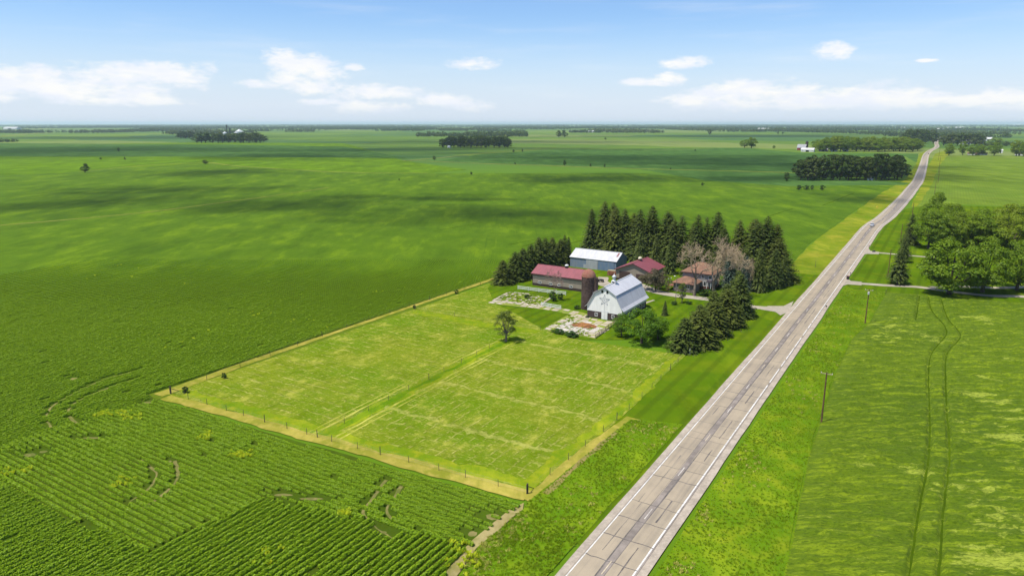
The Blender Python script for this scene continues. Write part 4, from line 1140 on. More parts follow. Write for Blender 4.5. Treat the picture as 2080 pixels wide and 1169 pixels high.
def tree(kind, pos, height, width=None, label=None, cat='tree', group=None, name=None, joined=False, var=None):
    """height and crown width in metres"""
    pr = PROTO[kind][trng.randrange(len(PROTO[kind])) if var is None else var]
    H, R = real[kind]
    sz = height / H; sxy = (width / 2 / R) if width else sz
    nm = name or {'spruce': 'spruce_tree', 'tallspruce': 'spruce_tree', 'bluespruce': 'spruce_tree', 'openspruce': 'spruce_tree', 'bush': 'bush', 'bare': 'dead_tree', 'barepink': 'dead_tree', 'maple': 'maple_tree'}.get(kind, 'tree')
    o = empty(nm, (pos[0], pos[1], pos[2] if len(pos) > 2 and pos[2] else 0.1), trng.uniform(0, 6.28), label, cat, group)
    o.scale = (sxy, sxy, sz)
    for (pn, me) in pr:
        ch = link(bpy.data.objects.new(pn, me), o)
        if pn == 'twigs': ch['kind'] = 'stuff'
    return o
def tree_px(kind, bx, by, top, wpx=None, label=None, **kw):
    p = P(bx, by); h = height_at(p, top); w = wpx * mpp(p, h / 2) if wpx else None
    return tree(kind, p, h, w, label, **kw)

ORD = ['first', 'second', 'third', 'fourth', 'fifth', 'sixth', 'seventh', 'eighth', 'ninth', 'tenth', 'eleventh', 'twelfth', 'thirteenth', 'fourteenth', 'fifteenth', 'sixteenth', 'seventeenth', 'eighteenth', 'nineteenth', 'twentieth', 'twenty-first', 'twenty-second', 'twenty-third', 'twenty-fourth']
# windbreak beside the long red-roofed shed
row0, row1 = P(1021, 576), P(1136, 537)
for i, (u, hgt) in enumerate([(0, 8.6), (.17, 10.6), (.31, 11.0), (.44, 11.8), (.58, 13.6), (.72, 12.4), (.86, 12.0), (1.0, 10.5)]):
    p = row0 + (row1 - row0) * u + E1 * trng.uniform(-.8, .8)
    tree('spruce', p, hgt, 9.6 + .9 * (i % 3), f'{ORD[i]} dark spruce from the near end of the windbreak left of the red-roofed shed', group='spruces in the windbreak left of the sheds')
tree_px('spruce', 1146, 535, 477, 30, 'dark spruce standing alone between the windbreak and the white-roofed blue shed')
tree_px('spruce', 1154, 532, 481, 24, 'slim dark spruce close against the left end of the blue shed')
# tall grove behind the sheds and the house
g0, g1 = P(1203, 514), P(1592, 570)
grove = [(1203, 424, 26), (1222, 408, 34), (1238, 411, 32), (1250, 420, 28), (1262, 424, 26), (1280, 432, 24), (1300, 425, 32), (1319, 418, 34), (1349, 429, 36), (1366, 446, 28), (1382, 437, 28), (1399, 454, 26), (1416, 436, 28), (1431, 441, 28), (1446, 430, 32), (1468, 462, 26), (1492, 446, 34), (1519, 444, 34), (1536, 452, 30), (1551, 439, 38), (1566, 455, 38), (1580, 484, 36)]
for i, (x, top, w) in enumerate(grove):
    u = (x - 1203) / (1592 - 1203)
    base = g0 + (g1 - g0) * (u * 1.0)
    # put the trunk under its own tip: move along the belt until the column matches
    for _ in range(6):
        cx = IMW / 2 + base[0] * FPX / (base[1] * CP + CAM_H * SP)
        base = base + (g1 - g0) * ((x - cx) / (1592 - 1203)) * .9
    base = base + E2 * ((i * 37 % 3) * 2.6 - 1.5)
    h = height_at(base, top)
    tree('tallspruce', base, h, w * mpp(base, h / 2) * trng.uniform(1.9, 2.7), f'{ORD[i]} tall spruce from the left in the grove behind the sheds and house', group='tall spruces of the grove behind the farmstead')
for i, (x, y, top, w, kd) in enumerate([(1512, 590, 520, 40, 'bluespruce'), (1540, 592, 500, 40, 'spruce'), (1570, 585, 505, 44, 'spruce'), (1590, 580, 520, 34, 'spruce'), (1480, 585, 505, 40, 'bluespruce'), (1330, 552, 480, 34, 'spruce'), (1300, 545, 470, 36, 'spruce'), (1360, 556, 485, 34, 'spruce'), (1395, 560, 500, 34, 'spruce')]):
    tree_px(kd, x, y, top, w, ['grey-blue spruce right of the house beside the front spruce row', 'dark spruce behind the grey-blue spruce near the lawn right of the house', 'broad dark spruce near the right end of the grove', 'outermost low spruce at the right end of the grove facing the road',
                               'grey-blue spruce close behind the right dead tree', 'lower spruce behind the red-roofed garage roof ridge', 'lower spruce between the blue shed and the garage', 'lower spruce right of the garage ridge behind the lawn gap', 'lower spruce behind the house left of its chimney'][i])
# row along the front lawn
f0, f1 = P(1397, 712), P(1503, 634)
front = [(0, 9.0), (.12, 9.4), (.24, 9.6), (.37, 10.2), (.50, 10.5), (.62, 11.0), (.75, 11.6), (.88, 12.4), (1.0, 12.8)]
for i, (u, hgt) in enumerate(front):
    p = f0 + (f1 - f0) * u + E1 * ((i % 2) * 2.2 - 1.1)
    tree('spruce', p, hgt * (.94 + .12 * ((i * 5) % 3) / 2), 9.4 + 1.8 * ((i * 7) % 4) / 3, f'{ORD[i]} spruce from the near end of the front row between lawn and road', group='spruces in the front row beside the road lawn')
# broadleaf trees of the yard
tree_px('maple', 1262, 684, 637, 40, 'small round green maple nearest the barn in the clump of three', var=1)
tree_px('maple', 1303, 697, 625, 74, 'large bright green maple in the middle of the clump of three', var=0)
tree_px('maple', 1336, 689, 644, 54, 'low darker green maple at the right of the clump of three', var=1)
tree_px('plum', 1331, 590, 545, 62, 'bronze-leaved ornamental tree in front of the red-roofed garage')
tree_px('spruce', 1350, 641, 611, 15, 'tiny dark conifer standing alone on the lawn')
tree_px('olive', 1385, 616, 574, 20, 'thin young tree beside the pole by the driveway')
tree_px('olive', 1028, 694, 630, 48, 'lone sparse tree standing in the pasture by the fence corner')
tree_px('bare', 1410, 601, 488, 112, 'large bare dead tree with thick trunk in front of the house', var=0)
tree_px('bare', 1449, 600, 488, 122, 'large bare dead tree covering the right side of the house', var=1)
tree_px('bare', 1500, 590, 508, 54, 'smaller bare tree right of the house leaning over the spruces', var=0)
tree_px('barepink', 1124, 609, 544, 40, 'slender pinkish leafless tree in front of the red-roofed shed')
tree_px('bush', 1124, 612, 592, 18, 'dark green bush at the foot of the pinkish leafless tree')
tree_px('bush', 1139, 610, 596, 14, 'pale low bush right of the pinkish leafless tree', var=0)
tree_px('bush', 376, 798, 785, 15, 'ragged bush by the pasture corner post')
tree_px('bush', 456, 769, 757, 11, 'small round bush on the left pasture fence')
tree_px('bush', 842, 627, 620, 8, 'small bush at the upper end of the left pasture fence')
tree_px('bush', 927, 598, 588, 10, 'brown-green bush on the fence line near the windbreak')
for i, (x, y, top, w, lb) in enumerate([(1438, 600, 588, 40, 'low shrubs along the front wall of the house'), (1135, 676, 669, 30, 'left half of the low hedge on the near patio edge'), (1163, 683, 674, 34, 'right half of the low hedge on the near patio edge'), (1193, 646, 640, 8, 'little shrub at the left corner of the barn front'),
                                        (1370, 619, 612, 16, 'plants around the foot of the yard pole'), (1400, 618, 612, 16, 'plants right of the thin young tree by the driveway'), (1070, 606, 598, 16, 'green clump growing inside the old foundation'), (1172, 628, 620, 14, 'weedy shrub at the foot of the silo')]):
    tree_px('bush', x, y, top, w, lb, cat='shrub', name='shrub')
# right of the road
tree_px('spruce', 1847, 497, 434, 40, 'tallest dark spruce beside the right-hand tree mass')
tree_px('openspruce', 1834, 533, 478, 32, 'middle spruce of the three by the right-hand driveways')
tree_px('openspruce', 1822, 577, 502, 46, 'nearest spruce with bare lower trunk by the right-hand driveway')
right = [(1928, 598, 487, 130, 'huge spreading broadleaf tree shading the right-hand driveway'), (1995, 594, 492, 110, 'right half of the huge spreading tree pair over the driveway'), (2065, 590, 486, 90, 'broadleaf tree at the right picture edge behind the driveway'),
         (1898, 470, 392, 60, 'tall tree at the far left of the right-hand grove'), (1885, 505, 425, 70, 'leafy tree behind the tallest spruce in the right-hand grove'), (1925, 480, 412, 70, 'upper left crown of the right-hand grove'), (1960, 505, 428, 76, 'rounded crown in the middle of the right-hand grove'),
         (2000, 490, 425, 76, 'upper middle crown of the right-hand grove'), (2040, 500, 416, 80, 'pale green crown near the upper right of the grove'), (2078, 480, 418, 76, 'crown cut by the right edge at the top of the grove'), (1990, 508, 440, 90, 'lower crown of the grove just behind the huge pair'),
         (2050, 512, 436, 90, 'lower right crown of the grove above the edge tree'), (1915, 506, 440, 70, 'low crown of the grove left behind the huge pair'), (2120, 540, 440, 110, 'outermost crown of the grove partly outside the picture')]
for (x, y, top, w, lb) in right: tree_px('oak', x, y, top, w, lb, group='trees of the grove right of the road')

# woodlots: single trees standing so close that only the stand can be told
def woodlot(x0, x1, yb, yt, rows, step, label, group, kind='wood', drop=0.0, deep=None):
    n = 0
    for r in range(rows):
        y = yb - r * (deep if deep else (yb - yt) * .10)
        x = x0 + (r % 2) * step * .5
        while x <= x1:
            bx = x + trng.uniform(-.25, .25) * step
            e = min((bx - x0), (x1 - bx)) / max((x1 - x0), 1)
            if trng.random() > drop:
                p = P(bx, y + trng.uniform(-.5, .5)); h = height_at(p, yt) * trng.uniform(.84, 1.10) * (1 if e > .06 else .8)
                tree(kind, p, h, step * 1.8 * mpp(p) * trng.uniform(.85, 1.25), label, group=group)
            x += step
woodlot(1622, 1840, 366, 318, 3, 17, 'dark broadleaf tree packed into the woodlot left of the road', 'trees of the dark woodlot left of the road', deep=3.2)
tree_px('wood', 1597, 368, 351, 13, 'single tree standing off the left end of the dark woodlot')
for x, w, lb in ((1622, 12, 'leftmost of the low bushes in front of the dark woodlot'), (1637, 14, 'middle low bush in front of the dark woodlot'), (1649, 8, 'small bush right of the low bushes before the woodlot'), (1670, 12, 'bush standing apart at the right before the dark woodlot')):
    tree_px('bush', x, 386, 376, w, lb)
woodlot(1662, 1868, 308, 279, 3, 15, 'broadleaf tree in the long wood beyond the red barn', 'trees of the long wood beyond the red barn', kind='oak', deep=2.4)
woodlot(902, 1038, 300, 277, 3, 11, 'broadleaf tree in the compact square wood out in the fields', 'trees of the compact wood in the middle distance', deep=2.2)
woodlot(398, 540, 290, 270, 2, 11, 'broadleaf tree sheltering the farm with grain bins', 'trees round the grain bin farm', deep=2.2)
woodlot(368, 392, 281, 267, 2, 9, 'broadleaf tree at the left end of the grain bin farm', 'trees left of the grain bin farm', deep=1.5)
woodlot(1918, 1990, 296, 272, 3, 12, 'broadleaf tree beside the far road farm on the right', 'trees at the far farm right of the road', deep=4)
woodlot(1838, 1898, 292, 264, 3, 11, 'broadleaf tree left of the far end of the road', 'trees left of the far road', deep=4)
for i, (x, y, top, w, lb) in enumerate([(1927, 316, 291, 22, 'leftmost roadside tree before the far right-hand farmyard'), (1955, 315, 287, 17, 'second tree of the row before the far right-hand farmyard'), (1976, 316, 293, 24, 'low tree in the middle of the row before the far farmyard'), (1992, 315, 293, 24, 'low tree right of the middle of the row before the far farmyard'), (2019, 316, 289, 26, 'round tree right of the pale farm lane'), (2064, 317, 284, 26, 'tree at the right edge beyond the olive field'), (2078, 318, 288, 20, 'last tree at the right picture edge beyond the olive field'),
                                       (2020, 296, 279, 26, 'tree behind the far farmyard'), (1512, 300, 283, 22, 'olive-green tree of the pair out in the fields left of the red barn'), (1526, 301, 278, 26, 'taller tree of the pair out in the fields left of the red barn'), (1572, 302, 295, 6, 'small round bush left of the red barn')]):
    tree_px('oak', x, y, top, w, lb)
for (x, y, top, w, kd, lb) in [(173, 351, 332, 17, 'wood', 'lone dark tree out in the left field'), (241, 308, 300, 5, 'wood', 'small far tree beyond the lone field tree'), (254, 325, 319, 4, 'wood', 'slim small tree right of the lone field tree'), (205, 324, 320, 6, 'bush', 'tiny far bush in the left field'), (417, 333, 325, 13, 'wood', 'round bush where two fence rows meet'),
                               (882, 325, 317, 8, 'wood', 'pair of small trees at the bend of the fence row'), (957, 355, 349, 6, 'bush', 'small dark bush alone in the middle field'), (1147, 337, 325, 7, 'wood', 'narrow tree on the fence row in the middle distance'), (1199, 339, 332, 5, 'wood', 'small tree right of the narrow fence row tree'), (1228, 340, 333, 4, 'wood', 'smallest tree right on the fence row'),
                               (1061, 309, 302, 4, 'wood', 'tiny tree on the upper fence row'), (1043, 310, 304, 5, 'wood', 'tiny tree left on the upper fence row'), (1427, 377, 371, 8, 'bush', 'bush in the field left of the dark woodlot'), (811, 366, 363, 4, 'bush', 'tiny bush alone in the large left field'), (1135, 279, 265, 14, 'wood', 'left tree of the clump by the long white building'), (1147, 279, 264, 14, 'wood', 'taller tree of the clump by the long white building'),
                               (1441, 274, 262, 9, 'wood', 'single far tree near the horizon right of centre'), (1230, 284, 279, 5, 'wood', 'tiny tree in the far fields'), (1046, 334, 330, 5, 'bush', 'bush on the lower fence row'), (1580, 272, 268, 5, 'wood', 'far dot of a tree above the red barn'), (1590, 272, 268, 5, 'wood', 'second far dot of a tree above the red barn'), (1412, 307, 303, 3, 'bush', 'bush at the end of the upper fence row'), (1362, 344, 341, 4, 'bush', 'bush on the fence row towards the woodlot')]:
    tree_px(kd, x, y, top, w, lb)

# far belts that read as one mass: crowns joined into one object per belt
def belt(x0, x1, yb, yt, label, n=None, seed=0, thick=3, wide=None):
    rng = np.random.default_rng(seed); V, F, nv = [], [], 0
    pL, pR = P(x0, yb), P(x1, yb); L = np.linalg.norm(pR - pL); H = max(height_at((pL + pR) / 2, yt), 5.0); H = min(H, 24)
    H = min(H, 20); F0 = (pL + pR)[1] / 2; yback = max(yt + H * FPX / F0, 251.2); depth = max(P(IMW / 2, yback)[1] - F0, thick * H * .8) if yback < yb else thick * H * .8
    n = n or int(min(max(L / (H * .45) * (1 + depth / (H * 6)), 6), 320))
    for i in range(n):
        u = (i + rng.uniform(-.4, .4)) / max(n - 1, 1); c = pL + (pR - pL) * u + np.array([0, rng.random() * depth, 0])
        h = H * rng.uniform(.6, 1.08) * (.75 + .4 * fbm(np.array([u * n * .15]), np.array([seed * 1.7]), seed)[0]); r = h * rng.uniform(.42, .62) * (wide if wide else 1)
        k = 40
        d = rng.normal(size=(k, 3)); d /= np.linalg.norm(d, axis=1)[:, None]; rr = rng.uniform(.7, 1.0, k)[:, None]
        cen = c + np.array([0, 0, h * .52]) + d * rr * np.array([r, r, h * .48])
        v, f = quads(cen, d + rng.normal(0, .35, (k, 3)) + np.array([0, 0, .3]), rng.uniform(.34, .55, k) * h * .62 * (wide ** .6 if wide else 1), rng, .85)
        V.append(v); F.append(f + nv); nv += len(v)
    o = link(bpy.data.objects.new('distant_wood', np_mesh('distant_wood', np.vstack(V), np.vstack(F), [LEAF['wood']])))
    tag(o, label, None, None, 'stuff')
belts = [(107, 207, 270.5, 258), (-60, 52, 271, 262), (-20, 28, 289, 281), (250, 300, 266, 259), (530, 635, 266, 253), (845, 930, 278, 266), (935, 1075, 278.5, 263), (760, 850, 266.5, 257), (670, 760, 264, 255), (1240, 1360, 270.5, 259), (1460, 1600, 268, 257), (1160, 1225, 270, 262), (1600, 1720, 266, 256), (1820, 1900, 275, 258), (1910, 2075, 281, 266), (1980, 2090, 274, 262), (2000, 2100, 297, 287),
         (320, 440, 273, 262), (560, 640, 261.5, 254.5), (880, 1010, 265, 257.5), (1010, 1160, 263, 256), (1370, 1470, 264, 256), (2000, 2055, 262.5, 252.5), (1720, 1830, 263.5, 256.5), (2060, 2200, 268, 258), (-100, 60, 262, 254), (60, 330, 259.5, 253),
         (440, 560, 263, 256), (1130, 1260, 262, 256), (1500, 1640, 261, 254.5), (300, 420, 263, 256), (640, 700, 262, 256), (1880, 1930, 268, 257), (1640, 1700, 268, 259), (1330, 1420, 261, 255), (700, 820, 260, 254.5), (960, 1090, 260, 255)]
for i, b_ in enumerate(belts):
    belt(*b_, f'far belt of trees near the horizon, {ORD[i % 24]} of the scattered belts' if i < 24 else 'far belt of trees low on the horizon', seed=100 + i)
for i in range(34):                        # the last lines of trees before the horizon
    y = [260, 258.2, 257, 256, 255.2, 254.6, 254.0, 253.5][i % 8]
    x0 = -200 + (i * 463 % 2350) - 150; w = 300 + (i * 97 % 360)
    belt(x0, x0 + w, y, y - 3.6, 'thin line of hazy trees on the horizon', seed=200 + i, n=190, thick=14, wide=2.4)

for i in range(30):                        # scattered clumps and yards out on the plain
    y = 256.5 + (i * 7.3 % 12.5); x0 = -40 + (i * 311 % 2100); w = 18 + (i * 53 % 60)
    belt(x0, x0 + w, y, y - 4.2 - (i % 3), 'small clump of trees far out on the plain', seed=300 + i)
# ------------------------------------------------------------------ farm buildings (local x along the front, local y away from the viewer)
GZ = .13
def at(px, py): p = P(px, py); return (p[0], p[1], GZ)

def window(parent, x, z, w, h, y=0.0, frame='white', side='front', pane=2, name='window'):
    """window set in a wall; side 'front' faces -y at y, side 'right' faces +x at x=y"""
    t_ = .09
    if side == 'front':
        f = MB()
        f.box(x - w / 2 - t_, x + w / 2 + t_, y - .06, y + .02, z + h, z + h + t_).box(x - w / 2 - t_, x + w / 2 + t_, y - .09, y + .02, z - t_, z)
        f.box(x - w / 2 - t_, x - w / 2, y - .06, y + .02, z, z + h).box(x + w / 2, x + w / 2 + t_, y - .06, y + .02, z, z + h)
        if pane > 1: f.box(x - .035, x + .035, y - .05, y + .02, z, z + h)
        fo = f.build(name, M[frame], parent)
        MB().box(x - w / 2, x + w / 2, y - .02, y + .015, z, z + h).build('pane', M['glass'], fo)
    else:
        f = MB()
        f.box(y - .02, y + .06, x - w / 2 - t_, x + w / 2 + t_, z + h, z + h + t_).box(y - .02, y + .09, x - w / 2 - t_, x + w / 2 + t_, z - t_, z)
        f.box(y - .02, y + .06, x - w / 2 - t_, x - w / 2, z, z + h).box(y - .02, y + .06, x + w / 2, x + w / 2 + t_, z, z + h)
        fo = f.build(name, M[frame], parent)
        MB().box(y - .015, y + .02, x - w / 2, x + w / 2, z, z + h).build('pane', M['glass'], fo)
    return fo

# white gambrel barn
BW, BL = 11.0, 19.0
barn = empty('barn', at(1192.8, 643.6), GRID, 'white gambrel-roofed barn with a star on its gable and brown lower walls', 'barn')
MB().box(0, BW, 0, BL, -.3, 2.15).build('base_wall', M['barn_stone'], barn)
prof = [(-.06, 2.1), (BW + .06, 2.1), (BW + .06, 3.75), (BW - 2.15, 7.55), (BW / 2, 9.55), (2.15, 7.55), (-.06, 3.75)]
MB().prism(prof, -.06, BL + .06).build('wall', M['barn_white'], barn)
low = [(-.75, 3.25), (.05, 4.0), (1.15, 5.95), (2.1, 7.72)]
for s in (0, 1):
    f = (lambda x: x) if s == 0 else (lambda x: BW - x)
    r = MB()
    for (x0, z0), (x1, z1) in zip(low[:-1], low[1:]):
        r.slab([(f(x0), -.45, z0), (f(x0), BL + .45, z0), (f(x1), BL + .45, z1), (f(x1), -.45, z1)], .10)
    r.build('lower_roof', M['barn_roof'], barn)
    MB().slab([(f(1.82), -.5, 7.66), (f(1.82), BL + .5, 7.66), (BW / 2, BL + .5, 9.86), (BW / 2, -.5, 9.86)], .14).build('upper_roof', M['barn_roof'], barn)
MB().box(BW / 2 - .16, BW / 2 + .16, -.52, BL + .52, 9.80, 9.93).build('ridge_cap', M['galv'], barn)
d = MB().box(4.6, 6.5, -.10, -.055, .02, 2.35).build('door', M['white'], barn)
MB().box(5.53, 5.57, -.115, -.10, .1, 2.3).build('door_seam', M['far_grey_roof'], d)
MB().box(4.3, 6.8, -.13, -.062, 2.36, 2.44).build('door_rail', M['galv'], barn)
for x in (2.9, 8.2): window(barn, x, .75, .75, .85, -.001)
for x in (4.65, 6.25): window(barn, x, 8.0, .42, .62, -.062, 'dark', pane=1, name='loft_window')
for k in range(9): window(barn, 1.6 + k * 1.95, .8, .8, .95, BW + .001, side='right')
st = MB()
cx_, cz_, Rr = 5.45, 5.75, 1.75
pt = [(cx_ + Rr * math.sin(2 * math.pi * i / 5), cz_ + Rr * math.cos(2 * math.pi * i / 5)) for i in range(5)]
inn = [(cx_ + Rr * .42 * math.sin(2 * math.pi * (i + .5) / 5), cz_ + Rr * .42 * math.cos(2 * math.pi * (i + .5) / 5)) for i in range(5)]
def bar(mb, a, b, w, y=-.075):
    mb.tube((a[0], y, a[1]), (b[0], y, b[1]), w, w, 4)
for i in range(5):
    bar(st, pt[i], inn[i], .034); bar(st, inn[i], pt[(i + 1) % 5], .034); bar(st, inn[i], inn[(i + 1) % 5], .022); bar(st, pt[i], (cx_, cz_), .022)
bar(st, (cx_, cz_ - .7), (cx_, 2.5), .028)
st.build('star', plain('blue_grey_star', (.20, .225, .27), .1, 3, .6, .3), barn)
cu = MB().box(BW / 2 - .62, BW / 2 + .62, 5.6, 6.84, 9.2, 10.35).build('cupola', M['white'], barn)
MB().lathe([(.80, 10.35), (.52, 10.5), (.42, 10.75), (.42, 11.45), (.72, 11.5), (.55, 11.85), (.22, 12.1), (.05, 12.35), (.03, 12.7)], 12, (BW / 2, 6.22)).build('cupola_cap', M['galv'], cu, True)
MB().box(BW / 2 - .45, BW / 2 + .45, 5.575, 5.605, 9.75, 10.2).build('louvre', M['dark'], cu)

# silo
si = empty('silo', at(1194, 627), GRID, 'dark brown stave silo with a rusty domed cap beside the barn', 'silo')
MB().lathe([(2.12, -.3), (2.12, 10.2), (2.16, 10.25)], 32).build('wall', M['silo_wall'], si, False)
MB().lathe([(2.2, 10.15), (2.2, 10.35), (2.05, 11.0), (1.72, 11.6), (1.2, 12.08), (.6, 12.36), (.12, 12.46), (.1, 12.6)], 24).build('dome', M['rust'], si, True)
for k in range(11): MB().lathe([(2.125, .6 + k * .88), (2.15, .62 + k * .88), (2.15, .65 + k * .88), (2.125, .67 + k * .88)], 32).build('hoop', M['silo_wall'], si)
MB().box(1.7, 2.95, -.65, .65, 0, 9.9).prism([(1.7, 9.9), (2.95, 9.9), (1.7, 10.6)], -.65, .65).build('chute', M['silo_wall'], si)
for i, a_ in enumerate((-2.6, -2.1, -1.5)): MB().tube((2.0 * math.cos(a_), 2.0 * math.sin(a_), 9.6), (2.25 * math.cos(a_ + .2), 2.25 * math.sin(a_ + .2), 10.2), .10, .06, 5).build('broken_stave', M['rust'], si)

def gable_shed(name, org, w, d, hw, hr, wall, roof, label, along='x', over=.45, roofth=.12, endwall=None):
    o = empty(name, org, GRID, label, 'shed')
    if along == 'x':                       # ridge runs along the front
        MB().prism_x([(0, -.3), (d, -.3), (d, hw), (d / 2, hr - .15), (0, hw)], 0, w).build('wall', M[wall], o)
        for s in (0, 1):
            y0, y1 = (-over, d / 2) if s == 0 else (d + over, d / 2)
            sl = (hr - hw) / (d / 2)
            MB().slab([(-over, y0, hw - over * sl + .1), (w + over, y0, hw - over * sl + .1), (w + over, y1, hr + .1), (-over, y1, hr + .1)], roofth).build('roof', M[roof], o)
        MB().box(-over, w + over, d / 2 - .15, d / 2 + .15, hr + .07, hr + .15).build('ridge_cap', M[roof], o)
    else:                                  # gable faces the front
        MB().prism([(0, -.3), (w, -.3), (w, hw), (w / 2, hr - .15), (0, hw)], 0, d).build('wall', M[wall], o)
        sl = (hr - hw) / (w / 2)
        for s in (0, 1):
            x0, x1 = (-over, w / 2) if s == 0 else (w + over, w / 2)
            MB().slab([(x0, -over, hw - over * sl + .1), (x0, d + over, hw - over * sl + .1), (x1, d + over, hr + .1), (x1, -over, hr + .1)], roofth).build('roof', M[roof], o)
        MB().box(w / 2 - .15, w / 2 + .15, -over, d + over, hr + .07, hr + .15).build('ridge_cap', M[roof], o)
    return o

# long taupe shed with red roof
rs = gable_shed('shed', at(1081.8, 579.4), 19.4, 9.2, 4.5, 6.7, 'taupe', 'roof_red', 'long taupe shed with red metal roof and small white windows')
MB().box(-.04, 19.44, -.04, 9.24, -.3, .95).build('wainscot', M['wainscot'], rs)
for x in (2.9, 7.3, 10.7, 15.2): window(rs, x, 1.05, 1.1, .62, -.001)
cu = MB().box(10.6, 11.6, 4.1, 5.1, 6.3, 7.45).build('roof_vent', M['wainscot'], rs)
MB().lathe([(.75, 7.45), (.7, 7.6), (.35, 7.85), (.02, 7.95)], 8, (11.1, 4.6)).build('vent_cap', M['far_white'], cu)
MB().box(-.5, 19.9, -.52, -.44, 3.98, 4.14).build('gutter', M['trim_red'], rs)
for x in (-.03, 19.37): MB().box(x - .03, x + .09, -.05, .08, .95, 4.35).build('corner_trim', M['trim_red'], rs)

# blue shed with white roof
bs = gable_shed('shed', at(1158, 541.5), 19.8, 10.6, 4.0, 6.6, 'blue', 'roof_white', 'faded blue machine shed with a white metal roof', over=.3)
MB().box(7.1, 12.1, -.14, -.02, .02, 3.75).build('sliding_door', M['grey_door'], bs)
MB().box(12.3, 19.0, -.12, -.02, .02, 3.45).build('sliding_door', M['blue_door'], bs)
MB().box(6.6, 19.5, -.2, -.03, 3.76, 3.88).build('door_track', M['galv'], bs)
MB().slab([(18.6, 2.6, 5.43), (19.3, 2.6, 5.43), (19.3, 4.8, 6.51), (18.6, 4.8, 6.51)], .02).build('roof_patch', M['roof_patch'], bs)
MB().box(5.9, 7.0, -.06, -.005, .05, 1.6).build('patched_panel', M['grey_door'], bs)

# taupe garage, gable to the front
fl = P(1289, 573) - E1 * 7.4
gg = gable_shed('garage', (fl[0], fl[1], GZ), 13.2, 13.6, 4.1, 6.7, 'taupe', 'roof_red_y', 'taupe garage with red metal roof and brown overhead doors', along='y', over=.6)
gg['category'] = 'garage'
MB().box(-.04, 13.24, -.04, 13.64, -.3, .85).build('wainscot', M['wainscot'], gg)
MB().box(1.5, 5.3, -.10, -.045, .0, 3.3).build('overhead_door', M['brown_door'], gg)
MB().box(8.0, 12.0, -.10, -.045, .0, 2.9).build('overhead_door', M['brown_door'], gg)
for x0, x1, zt in ((1.5, 5.3, 3.3), (8.0, 12.0, 2.9)):
    MB().box(x0 - .12, x0, -.08, -.042, 0, zt + .12).box(x1, x1 + .12, -.08, -.042, 0, zt + .12).box(x0, x1, -.08, -.042, zt, zt + .12).build('door_frame', M['trim_red'], gg)
for x in (6.25, 6.95): window(gg, x, 1.0, .45, .75, -.001, pane=1)
for s in (0, 1):
    xa = -.6 if s == 0 else 13.8
    MB().slab([(xa, -.64, 3.95), (6.6, -.64, 6.86), (6.6, -.62, 6.86), (xa, -.62, 3.95)], .02).build('fascia', M['trim_red'], gg) if False else MB()._add(
        [(xa, -.64, 3.70), (6.6, -.64, 6.60), (6.6, -.64, 6.82), (xa, -.64, 3.94), (xa, -.61, 3.70), (6.6, -.61, 6.60), (6.6, -.61, 6.82), (xa, -.61, 3.94)],
        [(0, 1, 2, 3), (7, 6, 5, 4), (0, 4, 5, 1), (1, 5, 6, 2), (2, 6, 7, 3), (3, 7, 4, 0)]).build('fascia', M['trim_red'], gg)
cu = MB().box(6.1, 7.1, 6.0, 7.0, 6.5, 7.3).build('roof_vent', M['wainscot'], gg)
MB().lathe([(.72, 7.3), (.78, 7.55), (.62, 7.95), (.3, 8.12), (.02, 8.18)], 10, (6.6, 6.5)).build('vent_cap', plain('cream_vent', (.72, .64, .45), .05, 3, .5, .4), cu, True)

# house: two-storey block with hip roof and a low wing
HW, HD = 10.5, 9.0
fr = P(1446, 591.5) - E1 * HW
ho = empty('house', (fr[0], fr[1], GZ), GRID, 'two-storey house with brown hip roofs and a low front wing', 'house')
MB().box(0, HW, 0, HD, 1.3, 5.9).build('wall', M['house_wall'], ho)
MB().box(-.05, HW + .05, -.05, HD + .05, -.3, 1.32).build('brick_base', M['brick'], ho)
def hip(x0, x1, y0, y1, z, h, ins):
    a, b, c, d_ = (x0, y0, z), (x1, y0, z), (x1, y1, z), (x0, y1, z)
    if x1 - x0 > y1 - y0: r0, r1 = (x0 + ins, (y0 + y1) / 2, z + h), (x1 - ins, (y0 + y1) / 2, z + h)
    else: r0, r1 = ((x0 + x1) / 2, y0 + ins, z + h), ((x0 + x1) / 2, y1 - ins, z + h)
    m_ = MB()
    if x1 - x0 > y1 - y0: m_._add([a, b, c, d_, r0, r1], [(0, 1, 5, 4), (2, 3, 4, 5), (1, 2, 5), (3, 0, 4), (3, 2, 1, 0)])
    else: m_._add([a, b, c, d_, r0, r1], [(0, 1, 4), (1, 2, 5, 4), (2, 3, 5), (3, 0, 4, 5), (3, 2, 1, 0)])
    return m_
rf = hip(-.6, HW + .6, -.6, HD + .6, 5.75, 3.0, 4.4).build('roof', M['shingle'], ho)
MB().box(4.6, 5.3, 5.2, 5.9, 8.0, 9.9).build('chimney', M['house_stone'], rf)
MB().box(-.62, HW + .62, -.62, -.56, 5.56, 5.76).build('gutter', M['trim_red'], ho)
MB().box(-.9, 6.3, -6.6, -.06, -.3, 3.1).build('wing_wall', M['house_stone'], ho)
hip(-1.5, 6.9, -7.2, .3, 3.05, 1.9, 3.4).build('wing_roof', M['shingle'], ho)
MB().box(-1.52, 6.92, -7.22, -7.16, 2.88, 3.06).build('wing_gutter', M['trim_red'], ho)
for x in (.7, 3.9): window(ho, x, 1.35, 1.3, 1.15, -6.602)
window(ho, 8.1, 1.5, 1.2, 1.5, -.002); window(ho, 9.6, 3.95, .9, 1.2, -.002); window(ho, 7.2, 4.1, .9, 1.0, -.002)
for y in (2.2, 6.0): window(ho, y, 3.7, 1.1, 1.2, HW + .001, side='right')
